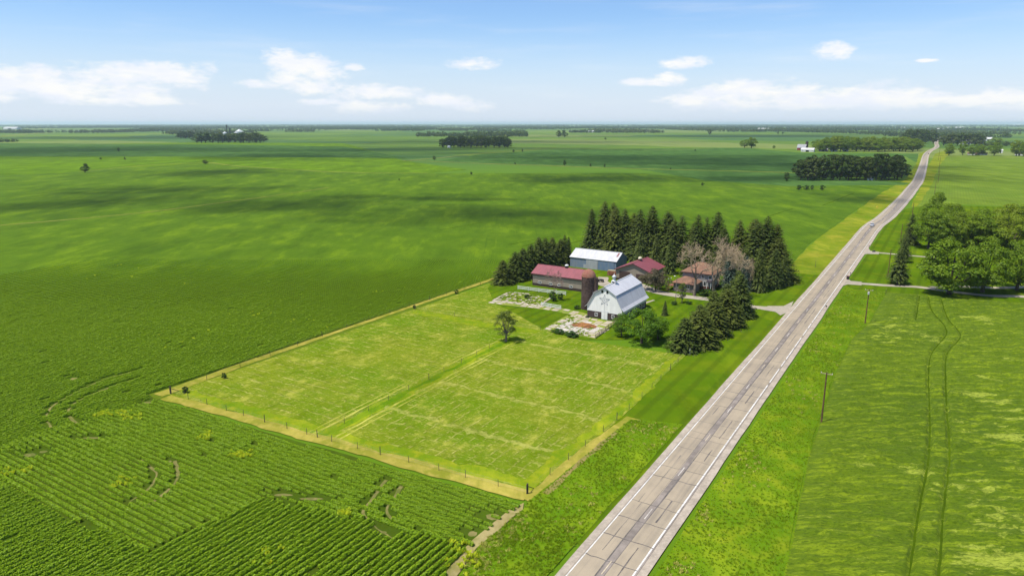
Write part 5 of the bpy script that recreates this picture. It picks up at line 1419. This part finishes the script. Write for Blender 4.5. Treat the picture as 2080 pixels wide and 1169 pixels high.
aw = MB()._add([(8.7, -1.2, 3.2), (10.4, -1.2, 3.2), (10.4, 0, 3.9), (8.7, 0, 3.9), (8.7, -1.2, 3.08), (10.4, -1.2, 3.08), (10.4, 0, 3.75), (8.7, 0, 3.75)], [(0, 1, 2, 3), (7, 6, 5, 4), (0, 4, 5, 1), (1, 5, 6, 2), (3, 7, 4, 0)])
aw.build('porch_roof', plain('dark_porch_roof', (.06, .05, .06), .2, 2, .9, .1), ho)
for x in (8.85, 10.25): MB().box(x - .06, x + .06, -1.1, -.98, 0, 3.1).build('porch_post', M['white'], ho)
dk = MB().box(-3.2, -.95, -5.6, -2.0, 1.35, 1.5).build('deck', M['deck'], ho)
for x, y in ((-3.1, -5.5), (-3.1, -2.1), (-1.1, -5.5)): MB().box(x - .07, x + .07, y - .07, y + .07, -.2, 2.5).build('deck_post', M['deck'], dk)
for k in range(6): MB().box(-3.2, -2.0, -5.95 - k * .3, -5.62 - k * .3, 1.12 - k * .22, 1.18 - k * .22).build('step', M['deck'], dk)
for x in (-3.2, -2.0): MB().tube((x, -5.6, 2.35), (x, -7.4, .9), .05, .05, 4).tube((x, -7.4, 0), (x, -7.4, 1.0), .06, .06, 4).build('handrail', M['cream_wood'], dk)
MB().box(-3.2, -.95, -2.05, -1.98, 2.3, 2.4).box(-3.23, -3.16, -5.6, -2.0, 2.3, 2.4).build('deck_rail', M['deck'], dk)
for i, (px, py, s) in enumerate([(1369, 563, .35), (1361, 567, .30), (1357, 569, .25)]):
    p = P(px + 1, py + 10); o = empty('satellite_dish', (p[0], p[1], GZ), .6, ['largest', 'middle', 'smallest'][i] + ' white dish on a pole left of the house', 'dish')
    MB().tube((0, 0, 0), (0, 0, 2.0), .04, .04, 5).build('mast', M['wire'], o)
    MB().lathe([(.02, 1.95), (s * .7, 2.05), (s, 2.25), (s * .95, 2.26)], 12).build('bowl', M['white'], o, True)

# lumber stack, machine under a cover, junk in the yard
lp = P(1233, 560); ls = empty('lumber_stack', (lp[0], lp[1], GZ), GRID + .12, 'stack of reddish boards on pallets in front of the blue shed', 'lumber')
for k in range(5):
    for j in range(2 if k < 4 else 1):
        MB().box(j * .02 + .06 * (k % 2), 3.6 - .1 * (k % 3), j * 1.0, j * 1.0 + .92, .12 + k * .32, .34 + k * .32).build('board_bundle', M['lumber'], ls, bevel=.02)
    MB().box(.4, .6, 0, 1.9, .02 + k * .32, .12 + k * .32).box(2.8, 3.0, 0, 1.9, .02 + k * .32, .12 + k * .32).build('bearer', M['cream_wood'], ls)
MB().box(.2, 3.0, .3, 1.5, 1.75, 2.05).build('board_bundle', M['cream_wood'], ls)
tp_ = P(1219, 573); tr_ = empty('tractor', (tp_[0], tp_[1], GZ), GRID + .3, 'small dark tractor with tan seat cover parked between silo and garage', 'tractor')
for x, r_, w_ in ((-.9, .62, .35), (.9, .42, .26)):
    for y in (-.65, .65):
        wv = MB().tube((x, y - w_ / 2, r_), (x, y + w_ / 2, r_), r_, r_, 14).build('wheel', M['tyre'], tr_); MB().tube((x, y - w_ / 2 - .02, r_), (x, y + w_ / 2 + .02, r_), r_ * .45, r_ * .45, 8).build('rim', M['tan_canvas'], wv)
MB().prism([(-1.2, .5), (1.25, .45), (1.3, .95), (.3, 1.12), (-.3, .95), (-1.2, .9)], -.4, .4).build('body', M['dark_metal'], tr_, bevel=.04)
MB().prism([(-1.0, .95), (-.35, .95), (-.4, 1.15), (-.85, 1.2), (-1.0, 1.6), (-1.12, 1.58)], -.32, .32).build('seat', M['tan_canvas'], tr_, bevel=.03)
MB().tube((0, 0, 1.05), (-.15, 0, 1.5), .03, .03, 5).lathe([(.2, 1.5), (.22, 1.52), (.2, 1.54)], 10, (-.15, 0)).build('steering_wheel', M['dark_metal'], tr_)

# old foundation, flagged path and patio of broken concrete slabs
def slab_piece(mb_parent, c, w, d, rot, mat, h=.07, rng=None, z=.17):
    n = 4; pts = []
    for sx, sy in ((-1, -1), (1, -1), (1, 1), (-1, 1)):
        pts.append((sx * w / 2 * rng.uniform(.82, 1.05), sy * d / 2 * rng.uniform(.82, 1.05)))
    ca, sa = math.cos(rot), math.sin(rot)
    q = [(c[0] + x * ca - y * sa, c[1] + x * sa + y * ca) for x, y in pts]
    hh = h * rng.uniform(.6, 1.5)
    MB()._add([(x, y, z - .03) for x, y in q] + [(x, y, z + hh) for x, y in q], [(4, 5, 6, 7), (0, 1, 5, 4), (1, 2, 6, 5), (2, 3, 7, 6), (3, 0, 4, 7)]).build('slab', M[mat], mb_parent)
srng = np.random.default_rng(77)
pat_poly = [P(1101, 670.5), P(1208, 688), P(1251, 655), P(1192, 646), P(1165, 641), P(1150, 641)]
patio = sheet('patio', pat_poly, .165, M['weedy'], .2, 1, 50)
ab0 = np.array(pat_poly)
a_ = ab0 @ E1; b_ = ab0 @ E2
for a0 in np.arange(a_.min(), a_.max(), 2.3):
    for b0 in np.arange(b_.min(), b_.max(), 1.9):
        c = AB(a0 + srng.uniform(-.2, .2), b0 + srng.uniform(-.2, .2))
        if not inside(c[None, :], pat_poly)[0]: continue
        core = np.linalg.norm(c[:2] - P(1175, 665)[:2]) < 6
        if srng.random() < (.06 if core else .18): continue
        slab_piece(patio, c, 2.2 if core else 2.0, 1.8 if core else 1.5, GRID + srng.normal(0, .05), 'pale_concrete' if core else 'concrete', .05, srng, .172)
path_pts = spline(np.array([P(1003, 614), P(1050, 619), P(1095, 624), P(1130, 629), P(1165, 636), P(1192, 644)]), 2.3)
vs, fs = ribbon(path_pts, 4.2, 4.6, .164, .2, 5)
path = link(bpy.data.objects.new('path', np_mesh('path', vs, fs, [M['weedy']]))); path['kind'] = 'structure'
for p in path_pts:
    for k in (-1, 1):
        if srng.random() < .1: continue
        slab_piece(path, p + E2 * k * 1.0 + E1 * srng.uniform(-.2, .2), 2.1, 1.6, GRID + srng.normal(0, .05), 'concrete', .05, srng, .17)
fnd_poly = [P(1003, 611), P(1033, 594.8), P(1075, 598), P(1118, 606), P(1096, 621)]
fnd = sheet('old_foundation', fnd_poly, .163, M['weedy'], .2, 1, 51)
for i in range(len(fnd_poly)):
    q0, q1 = fnd_poly[i], fnd_poly[(i + 1) % len(fnd_poly)]
    L = np.linalg.norm(q1 - q0)
    if i in (2,): continue
    for s in np.arange(.8, L, 1.9):
        p = q0 + (q1 - q0) * s / L; d_ = q1 - q0
        slab_piece(fnd, p, 1.75, .9, math.atan2(d_[1], d_[0]), 'concrete', .12, srng, .17)
for k in range(34):
    u, v = srng.random(2); p = fnd_poly[0] * (1 - u) * (1 - v) + fnd_poly[1] * u * (1 - v) + fnd_poly[3] * u * v + fnd_poly[4] * (1 - u) * v
    slab_piece(fnd, p, srng.uniform(.8, 1.9), srng.uniform(.5, 1.1), srng.uniform(0, 3), 'concrete', .12, srng, .17)
wdp = fill(fnd_poly, 1.0, srng); wdp[:, 2] = .16
wq = fill(pat_poly, .5, srng, .55, 7); wq[:, 2] = .16
wdp = np.vstack([wdp, wq])
scatter('garden_weeds', grass_protos, wdp, srng.uniform(0, 6.3, len(wdp)), srng.uniform(.7, 1.6, len(wdp)), LEAF['grass'], 'weeds growing between the broken concrete slabs')
# heap of reddish dirt on the patio
pc = P(1186, 662)
gx, gy = np.meshgrid(np.linspace(-4.4, 4.4, 56), np.linspace(-3.2, 3.2, 44)); rr = np.sqrt((gx / 4.0) ** 2 + (gy / 2.8) ** 2)
hz = np.clip(1.05 - rr - .35 * fbm(gx * .8, gy * .8, 3), 0, 1) * 1.0 + .35 * (fbm(gx * 1.5, gy * 1.5, 9) - .5) * np.clip(1.1 - rr, 0, 1) + .12 * (fbm(gx * 4, gy * 4, 2) - .5) * np.clip(1.1 - rr, 0, 1)
V = np.column_stack([gx.ravel(), gy.ravel(), hz.ravel() - .02]); q = np.arange(gx.size).reshape(gx.shape)
qd = np.stack([q[:-1, :-1].ravel(), q[:-1, 1:].ravel(), q[1:, 1:].ravel(), q[1:, :-1].ravel()], 1); keep = (rr.ravel()[qd] < 1.02).all(1)
o = link(bpy.data.objects.new('dirt_heap', np_mesh('dirt_heap', V, qd[keep], [M['dirt']], smooth=True))); o.location = (pc[0], pc[1], .23); o.rotation_euler = (0, 0, GRID)
tag(o, 'low heap of reddish brown dirt in the middle of the patio', 'dirt heap')

# ------------------------------------------------------------------ fences
def fence(pts, spacing, hgt, label, rails=(), wires=(.4, .75, 1.1), postr=.052, mat='post', railmat=None, thick=False, name='fence', gaps=()):
    line = spline(np.array(pts), 1.0); seg = np.linalg.norm(np.diff(line, axis=0), axis=1); s = np.concatenate([[0], np.cumsum(seg)])
    n = max(2, int(s[-1] / spacing) + 1); r_ = random.Random(len(label))
    o = empty(name, (line[0][0], line[0][1], .14), 0, label, 'fence')
    off = np.array([line[0][0], line[0][1], 0]); tops = []
    for i in range(n):
        d_ = s[-1] * i / (n - 1); k = min(np.searchsorted(s, d_), len(line) - 1); p = line[k] - off
        big = (i % 5 == 0) and not rails
        h_ = hgt * (1.18 if big else r_.uniform(.9, 1.02)); pr_ = postr * (1.5 if big else 1)
        le = (r_.uniform(-.06, .06), r_.uniform(-.06, .06)) if not rails else (0, 0)
        if rails: MB().box(p[0] - pr_, p[0] + pr_, p[1] - pr_, p[1] + pr_, -.2, h_).build('post', M[mat], o)
        else: MB().tube((p[0], p[1], -.2), (p[0] + le[0], p[1] + le[1], h_), pr_, pr_ * .85, 6).build('post', M[mat], o)
        tops.append(p)
    for z in wires:
        m_ = MB()
        for p0, p1 in zip(tops[:-1], tops[1:]): m_.tube((p0[0], p0[1], z), (p1[0], p1[1], z), .008, .008, 3, False)
        m_.build('wire', M['wire'], o)
    for z in rails:
        for i, (p0, p1) in enumerate(zip(tops[:-1], tops[1:])):
            d_ = p1 - p0; nn = np.array([-d_[1], d_[0], 0]) / np.linalg.norm(d_) * .035
            MB()._add([p0 - nn + (0, 0, z), p1 - nn + (0, 0, z), p1 + nn + (0, 0, z), p0 + nn + (0, 0, z), p0 - nn + (0, 0, z + .15), p1 - nn + (0, 0, z + .15), p1 + nn + (0, 0, z + .15), p0 + nn + (0, 0, z + .15)],
                      [(3, 2, 1, 0), (4, 5, 6, 7), (0, 1, 5, 4), (1, 2, 6, 5), (2, 3, 7, 6), (3, 0, 4, 7)]).build('rail', M[railmat or mat], o)
    return o
fence([P(346, 800), P(640, 888), P(1070, 1004)], 5.4, 1.35, 'wire fence with dark posts along the near edge of the pasture')
fence([P(1070, 1004), P(1278, 832), P(1392, 722)], 6.2, 1.35, 'wire fence with dark posts along the road side of the pasture')
fence([P(346, 800), P(660, 682), P(860, 614), P(1008, 570)], 9.0, 1.25, 'wire fence with thin posts between pasture and left soybean field')
fence([P(645, 889), P(830, 793), P(1000, 706), P(1024, 696)], 6.5, 1.3, 'wire fence dividing the pasture into two paddocks')
fence([P(843, 628), P(912, 641), P(995, 655), P(1061, 666), P(1098, 671)], 12.5, 1.35, 'short run of posts across the top of the left paddock')
fence([P(1052, 588), P(1100, 594), P(1149, 600)], 3.0, 1.35, 'long white board fence in front of the red-roofed shed', rails=(.25, .65, 1.08), wires=(), postr=.08, mat='white')
fence([P(1099.5, 622), P(1119, 625.5), P(1139, 629)], 3.0, 1.35, 'short white board fence beside the flagged path', rails=(.25, .65, 1.08), wires=(), postr=.08, mat='white')
fence([P(1209, 688), P(1230, 672), P(1252, 656)], 2.4, 1.2, 'weathered rail fence along the right edge of the patio', rails=(.2, .55, .95), wires=(), postr=.07, mat='cream_wood')
# corner assembly posts
for (px, py, lb) in [(1070, 1004, 'braced corner post at the near right corner of the pasture'), (346, 801, 'braced corner post at the near left corner of the pasture')]:
    p = P(px, py); o = empty('corner_post', (p[0] + .12, p[1] + .12, .14), 0, lb, 'post')
    MB().tube((0, 0, -.2), (0, 0, 1.75), .13, .12, 8).build('post', M['post'], o)
    dv = (E2 * 1.9 if px > 1000 else E2 * 1.9); MB().tube((dv[0], dv[1], 0), (0, 0, 1.25), .06, .06, 6).build('brace', M['post'], o)

# ------------------------------------------------------------------ utility poles
def upole(px, py, top, label, cross=True, can=False, mat='pole'):
    p = P(px, py); h = height_at(p, top)
    o = empty('utility_pole', (p[0], p[1], .12), GRID, label, 'utility pole', 'poles along the road')
    MB().tube((0, 0, -.3), (.0, 0, h), .17, .11, 8).build('pole', M[mat], o)
    if cross:
        c = MB().box(-1.05, 1.05, -.06, .06, h - .35, h - .22).build('crossarm', M['cream_wood'], o)
        for x in (-.95, 0.0, .95): MB().lathe([(.05, h - .22), (.06, h - .1), (.03, h - .02)], 6, (x, 0)).build('insulator', M['white'], c)
    if can: MB().lathe([(.02, h - 1.5), (.24, h - 1.45), (.26, h - .75), (.2, h - .68)], 10, (.0, -.34)).build('transformer', M['far_white'], o)
    return o
upole(1668, 859, 757, 'nearest reddish utility pole standing on the right-hand verge')
upole(1757, 657, 588, 'second utility pole, with a pale transformer can, right of the road', can=True)
upole(1803, 562, 507, 'third utility pole beside the open-crowned spruce', cross=False)
upole(1829, 490, 455, 'fourth utility pole left of the tallest right-hand spruce', cross=False)
upole(1853, 437, 412, 'fifth utility pole beyond the right-hand grove', cross=False)
upole(1905, 372, 342, 'sixth utility pole at the olive field edge', cross=False)
upole(1898, 395, 367, 'utility pole between the grove and the olive field', cross=False)
upole(1906, 352, 318, 'seventh utility pole further along the olive field', cross=False)
upole(1906, 326, 300, 'farthest utility pole near the bend of the road', cross=False)
for (px, py, top, lb) in [(1372, 617, 562, 'grey yard pole beside the driveway in front of the house'), (1509, 603, 552, 'pale pole standing at the far end of the front spruce row'), (1401, 720, 708, 'short white stake at the foot of the nearest front-row spruce'), (1799, 597, 588, 'short dark post between the grain field and the driveway'), (1656, 543, 530, 'weathered post in the yellow verge left of the road')]:
    p = P(px, py); h = height_at(p, top); o = empty('pole' if h > 3 else 'post', (p[0], p[1], .12), 0, lb, 'pole' if h > 3 else 'post')
    MB().tube((0, 0, -.2), (0, 0, h), .10 if h > 3 else .07, .08 if h > 3 else .06, 6).build('shaft', M['greybark'] if 'grey' in lb or 'pale' in lb else (M['white'] if 'white' in lb else M['post']), o)
    MB().lathe([(.13, h - .05), (.13, h + .02), (.02, h + .08)], 6).build('cap', M['greybark'], o)

# roadside bits
def mailbox(px, py, label):
    p = P(px, py); o = empty('mailbox', (p[0], p[1], .14), GRID, label, 'mailbox', 'mailboxes')
    MB().box(-.06, .06, -.06, .06, -.2, 1.05).build('post', M['post'], o)
    MB().prism([(-.12, 1.05), (.12, 1.05), (.12, 1.2), (.08, 1.27), (0, 1.3), (-.08, 1.27), (-.12, 1.2)], -.28, .28).build('box', M['dark_metal'], o)
mailbox(1727, 560, 'dark mailbox beside the nearer right-hand driveway mouth'); mailbox(1765, 504, 'dark mailbox beside the farther right-hand driveway mouth')
p = P(1722, 568); o = empty('trash_bin', (p[0], p[1], .14), GRID, 'dark wheeled trash bin at the nearer right-hand driveway mouth', 'trash bin')
MB()._add([(-.4, -.4, .05), (.4, -.4, .05), (.4, .4, .05), (-.4, .4, .05), (-.5, -.5, 1.2), (.5, -.5, 1.2), (.5, .5, 1.2), (-.5, .5, 1.2)], [(0, 3, 2, 1), (4, 5, 6, 7), (0, 1, 5, 4), (1, 2, 6, 5), (2, 3, 7, 6), (3, 0, 4, 7)]).build('body', M['dark_metal'], o, bevel=.04)
MB().prism_x([(-.55, 1.2), (.55, 1.2), (.5, 1.28), (-.5, 1.34)], -.55, .55).build('lid', M['brick'], o)
for x in (-.36, .36): MB().tube((x - .05, .42, .14), (x + .05, .42, .14), .14, .14, 10).build('wheel', M['tyre'], o)
p = P(1775, 512); o = empty('rock', (p[0], p[1], .14), 0.4, 'low dark boulder beside the farther right-hand driveway', 'rock')
v, f = quads(np.zeros((1, 3)), np.ones((1, 3)), 1.0, rg)
th = np.linspace(0, 2 * math.pi, 11)[:-1]; m_ = MB(); rings = []
for k, (r_, z_) in enumerate([(.75, 0), (.8, .25), (.6, .55), (.25, .7)]): rings += [(r_ * (1 + .2 * math.sin(3 * a + k)) * math.cos(a), r_ * .7 * (1 + .15 * math.cos(2 * a + k)) * math.sin(a), z_) for a in th]
m_._add(rings, [(j * 10 + i, j * 10 + (i + 1) % 10, (j + 1) * 10 + (i + 1) % 10, (j + 1) * 10 + i) for j in range(3) for i in range(10)] + [tuple(range(30, 40))]).build('stone', M['dark_metal'], o)
p = P(1678, 627); o = empty('road_marker', (p[0], p[1], .16), GRID, 'small dark marker post on the right road shoulder below the driveway', 'marker')
MB().box(-.05, .05, -.04, .04, -.1, .95).build('post', M['post'], o); MB().box(-.25, .25, -.06, -.035, .6, .95).build('plate', M['dark_metal'], o)
p = P(1781, 424); o = empty('marker_sign', (p[0], p[1], .12), GRID, 'small yellow marker sign in the ditch left of the road', 'sign')
MB().box(-.06, .06, .02, .12, -.2, 1.6).build('post', M['post'], o); MB()._add([(0, -.03, .5), (.75, -.03, 1.25), (0, -.03, 2.0), (-.75, -.03, 1.25), (0, .015, .5), (.75, .015, 1.25), (0, .015, 2.0), (-.75, .015, 1.25)], [(0, 1, 2, 3), (7, 6, 5, 4), (0, 4, 5, 1), (1, 5, 6, 2), (2, 6, 7, 3), (3, 7, 4, 0)]).build('panel', M['yellow'], o)

# ------------------------------------------------------------------ vehicles
def car(px, py, rz, paint, label):
    p = P(px, py); o = empty('car', (p[0], p[1], .265), rz, label, 'car')
    MB().prism_x([(-2.25, .32), (2.2, .32), (2.28, .62), (2.15, .88), (1.2, .98), (-1.95, 1.0), (-2.28, .8)], -.88, .88).build('body', M[paint], o, bevel=.06)
    MB().prism_x([(1.15, .97), (.35, 1.46), (-1.45, 1.5), (-2.0, 1.0)], -.76, .76).build('cabin', M['glass'], o, bevel=.04)
    MB().prism_x([(.40, 1.47), (.3, 1.53), (-1.4, 1.57), (-1.52, 1.5)], -.78, .78).build('roof', M[paint], o, bevel=.03)
    for s in (-1, 1):
        for y in (-1.35, 1.38):
            w_ = MB().tube((s * .72, y, .33), (s * .93, y, .33), .33, .33, 14).build('wheel', M['tyre'], o); MB().tube((s * .925, y, .33), (s * .945, y, .33), .19, .19, 10).build('rim', M['galv'], w_)
        MB().box(s * .8 - .02, s * .8 + .02, -1.2, .3, 1.0, 1.4).build('side_pillar', M[paint], o)
        MB().box(s * .62 - .17, s * .62 + .17, 2.16, 2.29, .64, .78).build('headlight', M['far_white'], o)
        MB().box(s * .66 - .14, s * .66 + .14, -2.3, -2.2, .72, .88).build('taillight', M['far_red'], o)
    return o
ra = math.atan2(E2[1], E2[0]) - math.pi / 2
car(1771, 460, ra + math.pi, 'silver', 'silver car driving towards the viewer on the road')
car(1886, 313, ra, 'darkpaint', 'tiny dark car far away on the road')
# ------------------------------------------------------------------ far farmsteads
def far_shed(px, py, w, d, hw, hr, wall, roof, label, rz=None, cat='building', name='farm_building', win=0, chim=False):
    p = P(px, py); o = empty(name, (p[0], p[1], .1), GRID if rz is None else rz, label, cat)
    MB().prism_x([(0, -.3), (d, -.3), (d, hw), (d / 2, hr - .1), (0, hw)], -w / 2, w / 2).build('wall', M[wall], o)
    sl = (hr - hw) / (d / 2)
    for s in (0, 1):
        y0, y1 = (-.4, d / 2) if s == 0 else (d + .4, d / 2)
        MB().slab([(-w / 2 - .4, y0, hw - .4 * sl + .12), (w / 2 + .4, y0, hw - .4 * sl + .12), (w / 2 + .4, y1, hr + .12), (-w / 2 - .4, y1, hr + .12)], .15).build('roof', M[roof], o)
    MB().box(-w * .12, w * .12, -.08, -.01, 0, hw * .75).build('door', M['dark'], o)
    for k in range(win):
        x = -w / 2 + w * (k + .5) / win
        if abs(x) < w * .16: continue
        window(o, x, hw * .4, 1.0, 1.2, -.003)
    if chim: MB().box(w * .2, w * .2 + .7, d / 2 - .35, d / 2 + .35, hr - .3, hr + 1.2).build('chimney', M['brick'], o)
    return o
rb = far_shed(1627, 305, 17, 16, 5, 12, 'far_red', 'far_grey_roof', 'red barn with white trim far out in the fields', cat='barn', name='barn')
MB().box(-8.6, -8.2, -.15, .1, 0, 5).box(-1.2, -.8, -.15, .1, 0, 5).box(8.2, 8.6, -.15, .1, 0, 5).build('corner_trim', M['far_white'], rb)
far_shed(1639.5, 308.5, 24, 14, 4.2, 7.5, 'far_white', 'far_white', 'long white metal shed right of the far red barn', win=4)
p = P(1638, 303); o = empty('silo', (p[0], p[1], .1), 0, 'small dark silo behind the far red barn', 'silo')
MB().lathe([(3, -.2), (3, 15), (3.1, 15.1)], 16).build('wall', M['silo_wall'], o); MB().lathe([(3.1, 15), (2.4, 16.6), (1, 17.6), (.05, 17.8)], 16).build('dome', M['dark_metal'], o)
far_shed(1693, 308, 12, 9, 3.6, 7, 'far_white', 'shingle', 'white house at the near edge of the long wood', cat='house', name='house', win=4, chim=True)
far_shed(1672, 307.5, 16, 9, 3.2, 6, 'far_grey_roof', 'far_grey_roof', 'grey shed at the left end of the long wood')
far_shed(1717, 307.8, 9, 8, 3.5, 6, 'far_white', 'far_white', 'small white outbuilding by the long wood')
far_shed(1767, 366.5, 5, 5, 1.8, 3, 'far_white', 'far_grey_roof', 'pale building half hidden at the foot of the dark woodlot')
far_shed(1960, 293, 26, 14, 6, 11, 'far_white', 'far_grey_roof', 'large white farm building in the trees right of the far road', win=3)
far_shed(1985, 292, 36, 16, 6, 10, 'far_white', 'far_grey_roof', 'long pale shed in the trees right of the far road', win=5)
far_shed(2007, 286, 20, 12, 6, 11, 'far_white', 'far_white', 'white barn behind the far right-hand farmyard')
far_shed(1985, 315, 30, 9, 2.6, 4.6, 'far_white', 'shingle', 'low pale house behind the row of trees beyond the olive field', cat='house', name='house', win=6)
far_shed(2032, 311, 7, 6, 5, 7, 'far_white', 'far_white', 'small white outbuilding right of the round far tree')
far_shed(2070, 316, 12, 8, 3.5, 6, 'far_white', 'brick', 'pale house at the right edge beyond the olive field', cat='house', name='house', win=3)
far_shed(1180, 269, 170, 20, 7, 12, 'far_white', 'far_white', 'very long white livestock building near the horizon')
far_shed(20, 263, 250, 40, 14, 22, 'far_white', 'far_white', 'long pale building near the horizon at the left edge')
far_shed(405, 283, 18, 10, 6, 10, 'far_white', 'shingle', 'white farmhouse among the trees of the grain bin farm', cat='house', name='house', win=4, chim=True)
far_shed(420, 284, 22, 10, 4, 7, 'far_grey_roof', 'far_grey_roof', 'grey shed right of the far white farmhouse')
far_shed(973, 299.5, 6, 5, 3, 5, 'far_white', 'far_white', 'small white hut at the left foot of the compact wood') if False else far_shed(911, 300.5, 6, 5, 3, 5, 'far_white', 'far_white', 'small white hut at the left foot of the compact wood')
for (px, py, w, lb) in [(1550, 264, 90, 'white farm building near the horizon above the red barn'), (1385, 263, 80, 'white farm building on the horizon above the left edge of the dark woodlot field'), (1192, 260, 60, 'white speck of a building just above the long livestock building'), (1905, 264, 80, 'white building at the horizon left of the road end'),
                        (1949, 261, 90, 'wide white building on the horizon right of the road end'), (1315, 266, 40, 'small white farmhouse far right of the long livestock building'), (1240, 268, 40, 'small white shed close right of the long livestock building'), (2065, 254, 150, 'pale building on the skyline at the right picture edge'),
                        (425, 267, 60, 'white building on the horizon just left of the grain bins'), (395, 268, 40, 'small white building at the left behind the grain bin farm'), (1835, 260, 60, 'white speck on the horizon above the long wood'), (1990, 263, 60, 'second white building on the horizon right of the road end'), (155, 267, 40, 'tiny pale building inside the far left belt of trees')]:
    far_shed(px, py, w, w * .3, w * .10, w * .17, 'far_white', 'far_white', lb)
def bin_(px, py, r, h, label):
    p = P(px, py); o = empty('grain_bin', (p[0], p[1], .1), 0, label, 'grain bin', 'grain bins of the far farm')
    MB().lathe([(r, -.2), (r, h)], 24).build('wall', M['galv'], o); MB().lathe([(r * 1.03, h - .05), (r * .15, h + r * .55), (r * .13, h + r * .62)], 24).build('roof', M['galv'], o, True)
    MB().box(-r * .1, r * .1, -r - .15, -r + .1, 0, h * .3).build('hatch', M['far_grey_roof'], o)
bin_(487, 275, 19, 17, 'largest bright steel grain bin rising over the far trees'); bin_(479, 276, 9, 12, 'smaller grain bin left of the largest one'); bin_(457, 275, 10, 11, 'grain bin left of the elevator leg')
p = P(462, 276); o = empty('grain_elevator', (p[0], p[1], .1), 0, 'dark grain elevator tower between the bins', 'elevator')
MB().box(-1.6, 1.6, -1.6, 1.6, 0, 44).build('tower', M['dark_metal'], o); MB().box(-2.6, 2.6, -2.2, 2.2, 44, 48).build('head', M['dark_metal'], o); MB().tube((0, 0, 43), (26, 0, 24), .8, .8, 6).build('spout', M['dark_metal'], o)
p = P(468, 276); o = empty('grain_elevator', (p[0], p[1], .1), 0, 'short dark tower right of the grain elevator', 'elevator')
MB().box(-2.4, 2.4, -2.4, 2.4, 0, 30).build('tower', M['dark_metal'], o); MB().prism([(-2.8, 30), (2.8, 30), (0, 34)], -2.8, 2.8).build('head', M['dark_metal'], o)
p = P(1926, 255.5); o = empty('radio_mast', (p[0], p[1], .1), 0, 'pale mast on the horizon above the end of the road', 'mast')
MB().tube((0, 0, 0), (0, 0, 62), 3.0, 2.0, 6).build('shaft', M['far_white'], o); MB().box(-4, 4, -3, 3, 60, 66).build('head', M['far_white'], o)

# ------------------------------------------------------------------ clouds overhead that shade parts of the fields
def shade_cloud(px, py, hw, hh, label=None, zc=950.0):
    g = P(px, py); c = g + SUN_DIR * (zc / SUN_DIR[2])
    rx = hw * mpp(g); ry = abs(P(px, py - hh)[1] - P(px, py + hh)[1]) / 2
    n, mrow = 28, 10; vs, fs = [], []
    for j in range(mrow + 1):
        ph = math.pi * j / mrow
        for i in range(n):
            a = 2 * math.pi * i / n; b = 1 + .12 * math.sin(3 * a + px) + .08 * math.sin(7 * a + py)
            vs.append((b * 1.25 * math.sin(ph) * math.cos(a), b * 1.25 * math.sin(ph) * math.sin(a), (.9 if ph < math.pi / 2 else .25) * math.cos(ph) * (1 + .2 * math.sin(5 * a + 3 * ph))))
    for j in range(mrow):
        for i in range(n): fs.append((j * n + i, (j + 1) * n + i, (j + 1) * n + (i + 1) % n, j * n + (i + 1) % n))
    me = np_mesh('cloud', vs, np.array(fs), [M['cloud']], smooth=True)
    o = link(bpy.data.objects.new('cloud', me)); o.location = (c[0], c[1], zc); o.scale = (rx, ry, min(rx, ry) * .5)
    tag(o, 'cumulus cloud drifting overhead that shades part of the fields', None, None, 'stuff')
for q in [(980, 438, 430, 27), (560, 415, 260, 22), (140, 412, 260, 28), (330, 386, 260, 12), (420, 351, 210, 9), (1180, 362, 210, 13), (1450, 361, 240, 12), (850, 402, 220, 10), (150, 306, 600, 13), (620, 318, 320, 8),
          (900, 304, 380, 8), (1250, 322, 460, 13), (1600, 335, 300, 16), (1740, 402, 90, 16), (1000, 288, 420, 5), (300, 279, 420, 4), (1500, 276, 420, 4), (1340, 455, 90, 10), (1725, 348, 180, 24)]:
    shade_cloud(*q)

# ------------------------------------------------------------------ summer haze: one even body of air round everything on the ground
m = bpy.data.materials.new('haze_air'); m.use_nodes = True; t = NT(m.node_tree)
v = t.add('ShaderNodeVolumePrincipled'); v.inputs['Color'].default_value = (.72, .86, 1.0, 1); v.inputs['Density'].default_value = 4.8e-5; v.inputs['Anisotropy'].default_value = .25
o_ = t.add('ShaderNodeOutputMaterial'); t.link(v.outputs[0], o_.inputs['Volume'])
hz_ = MB().box(-44000, 44000, -44000, 44000, -1.2, 92).build('haze', m); hz_['kind'] = 'stuff'; hz_['label'] = 'thin summer haze over the whole plain'
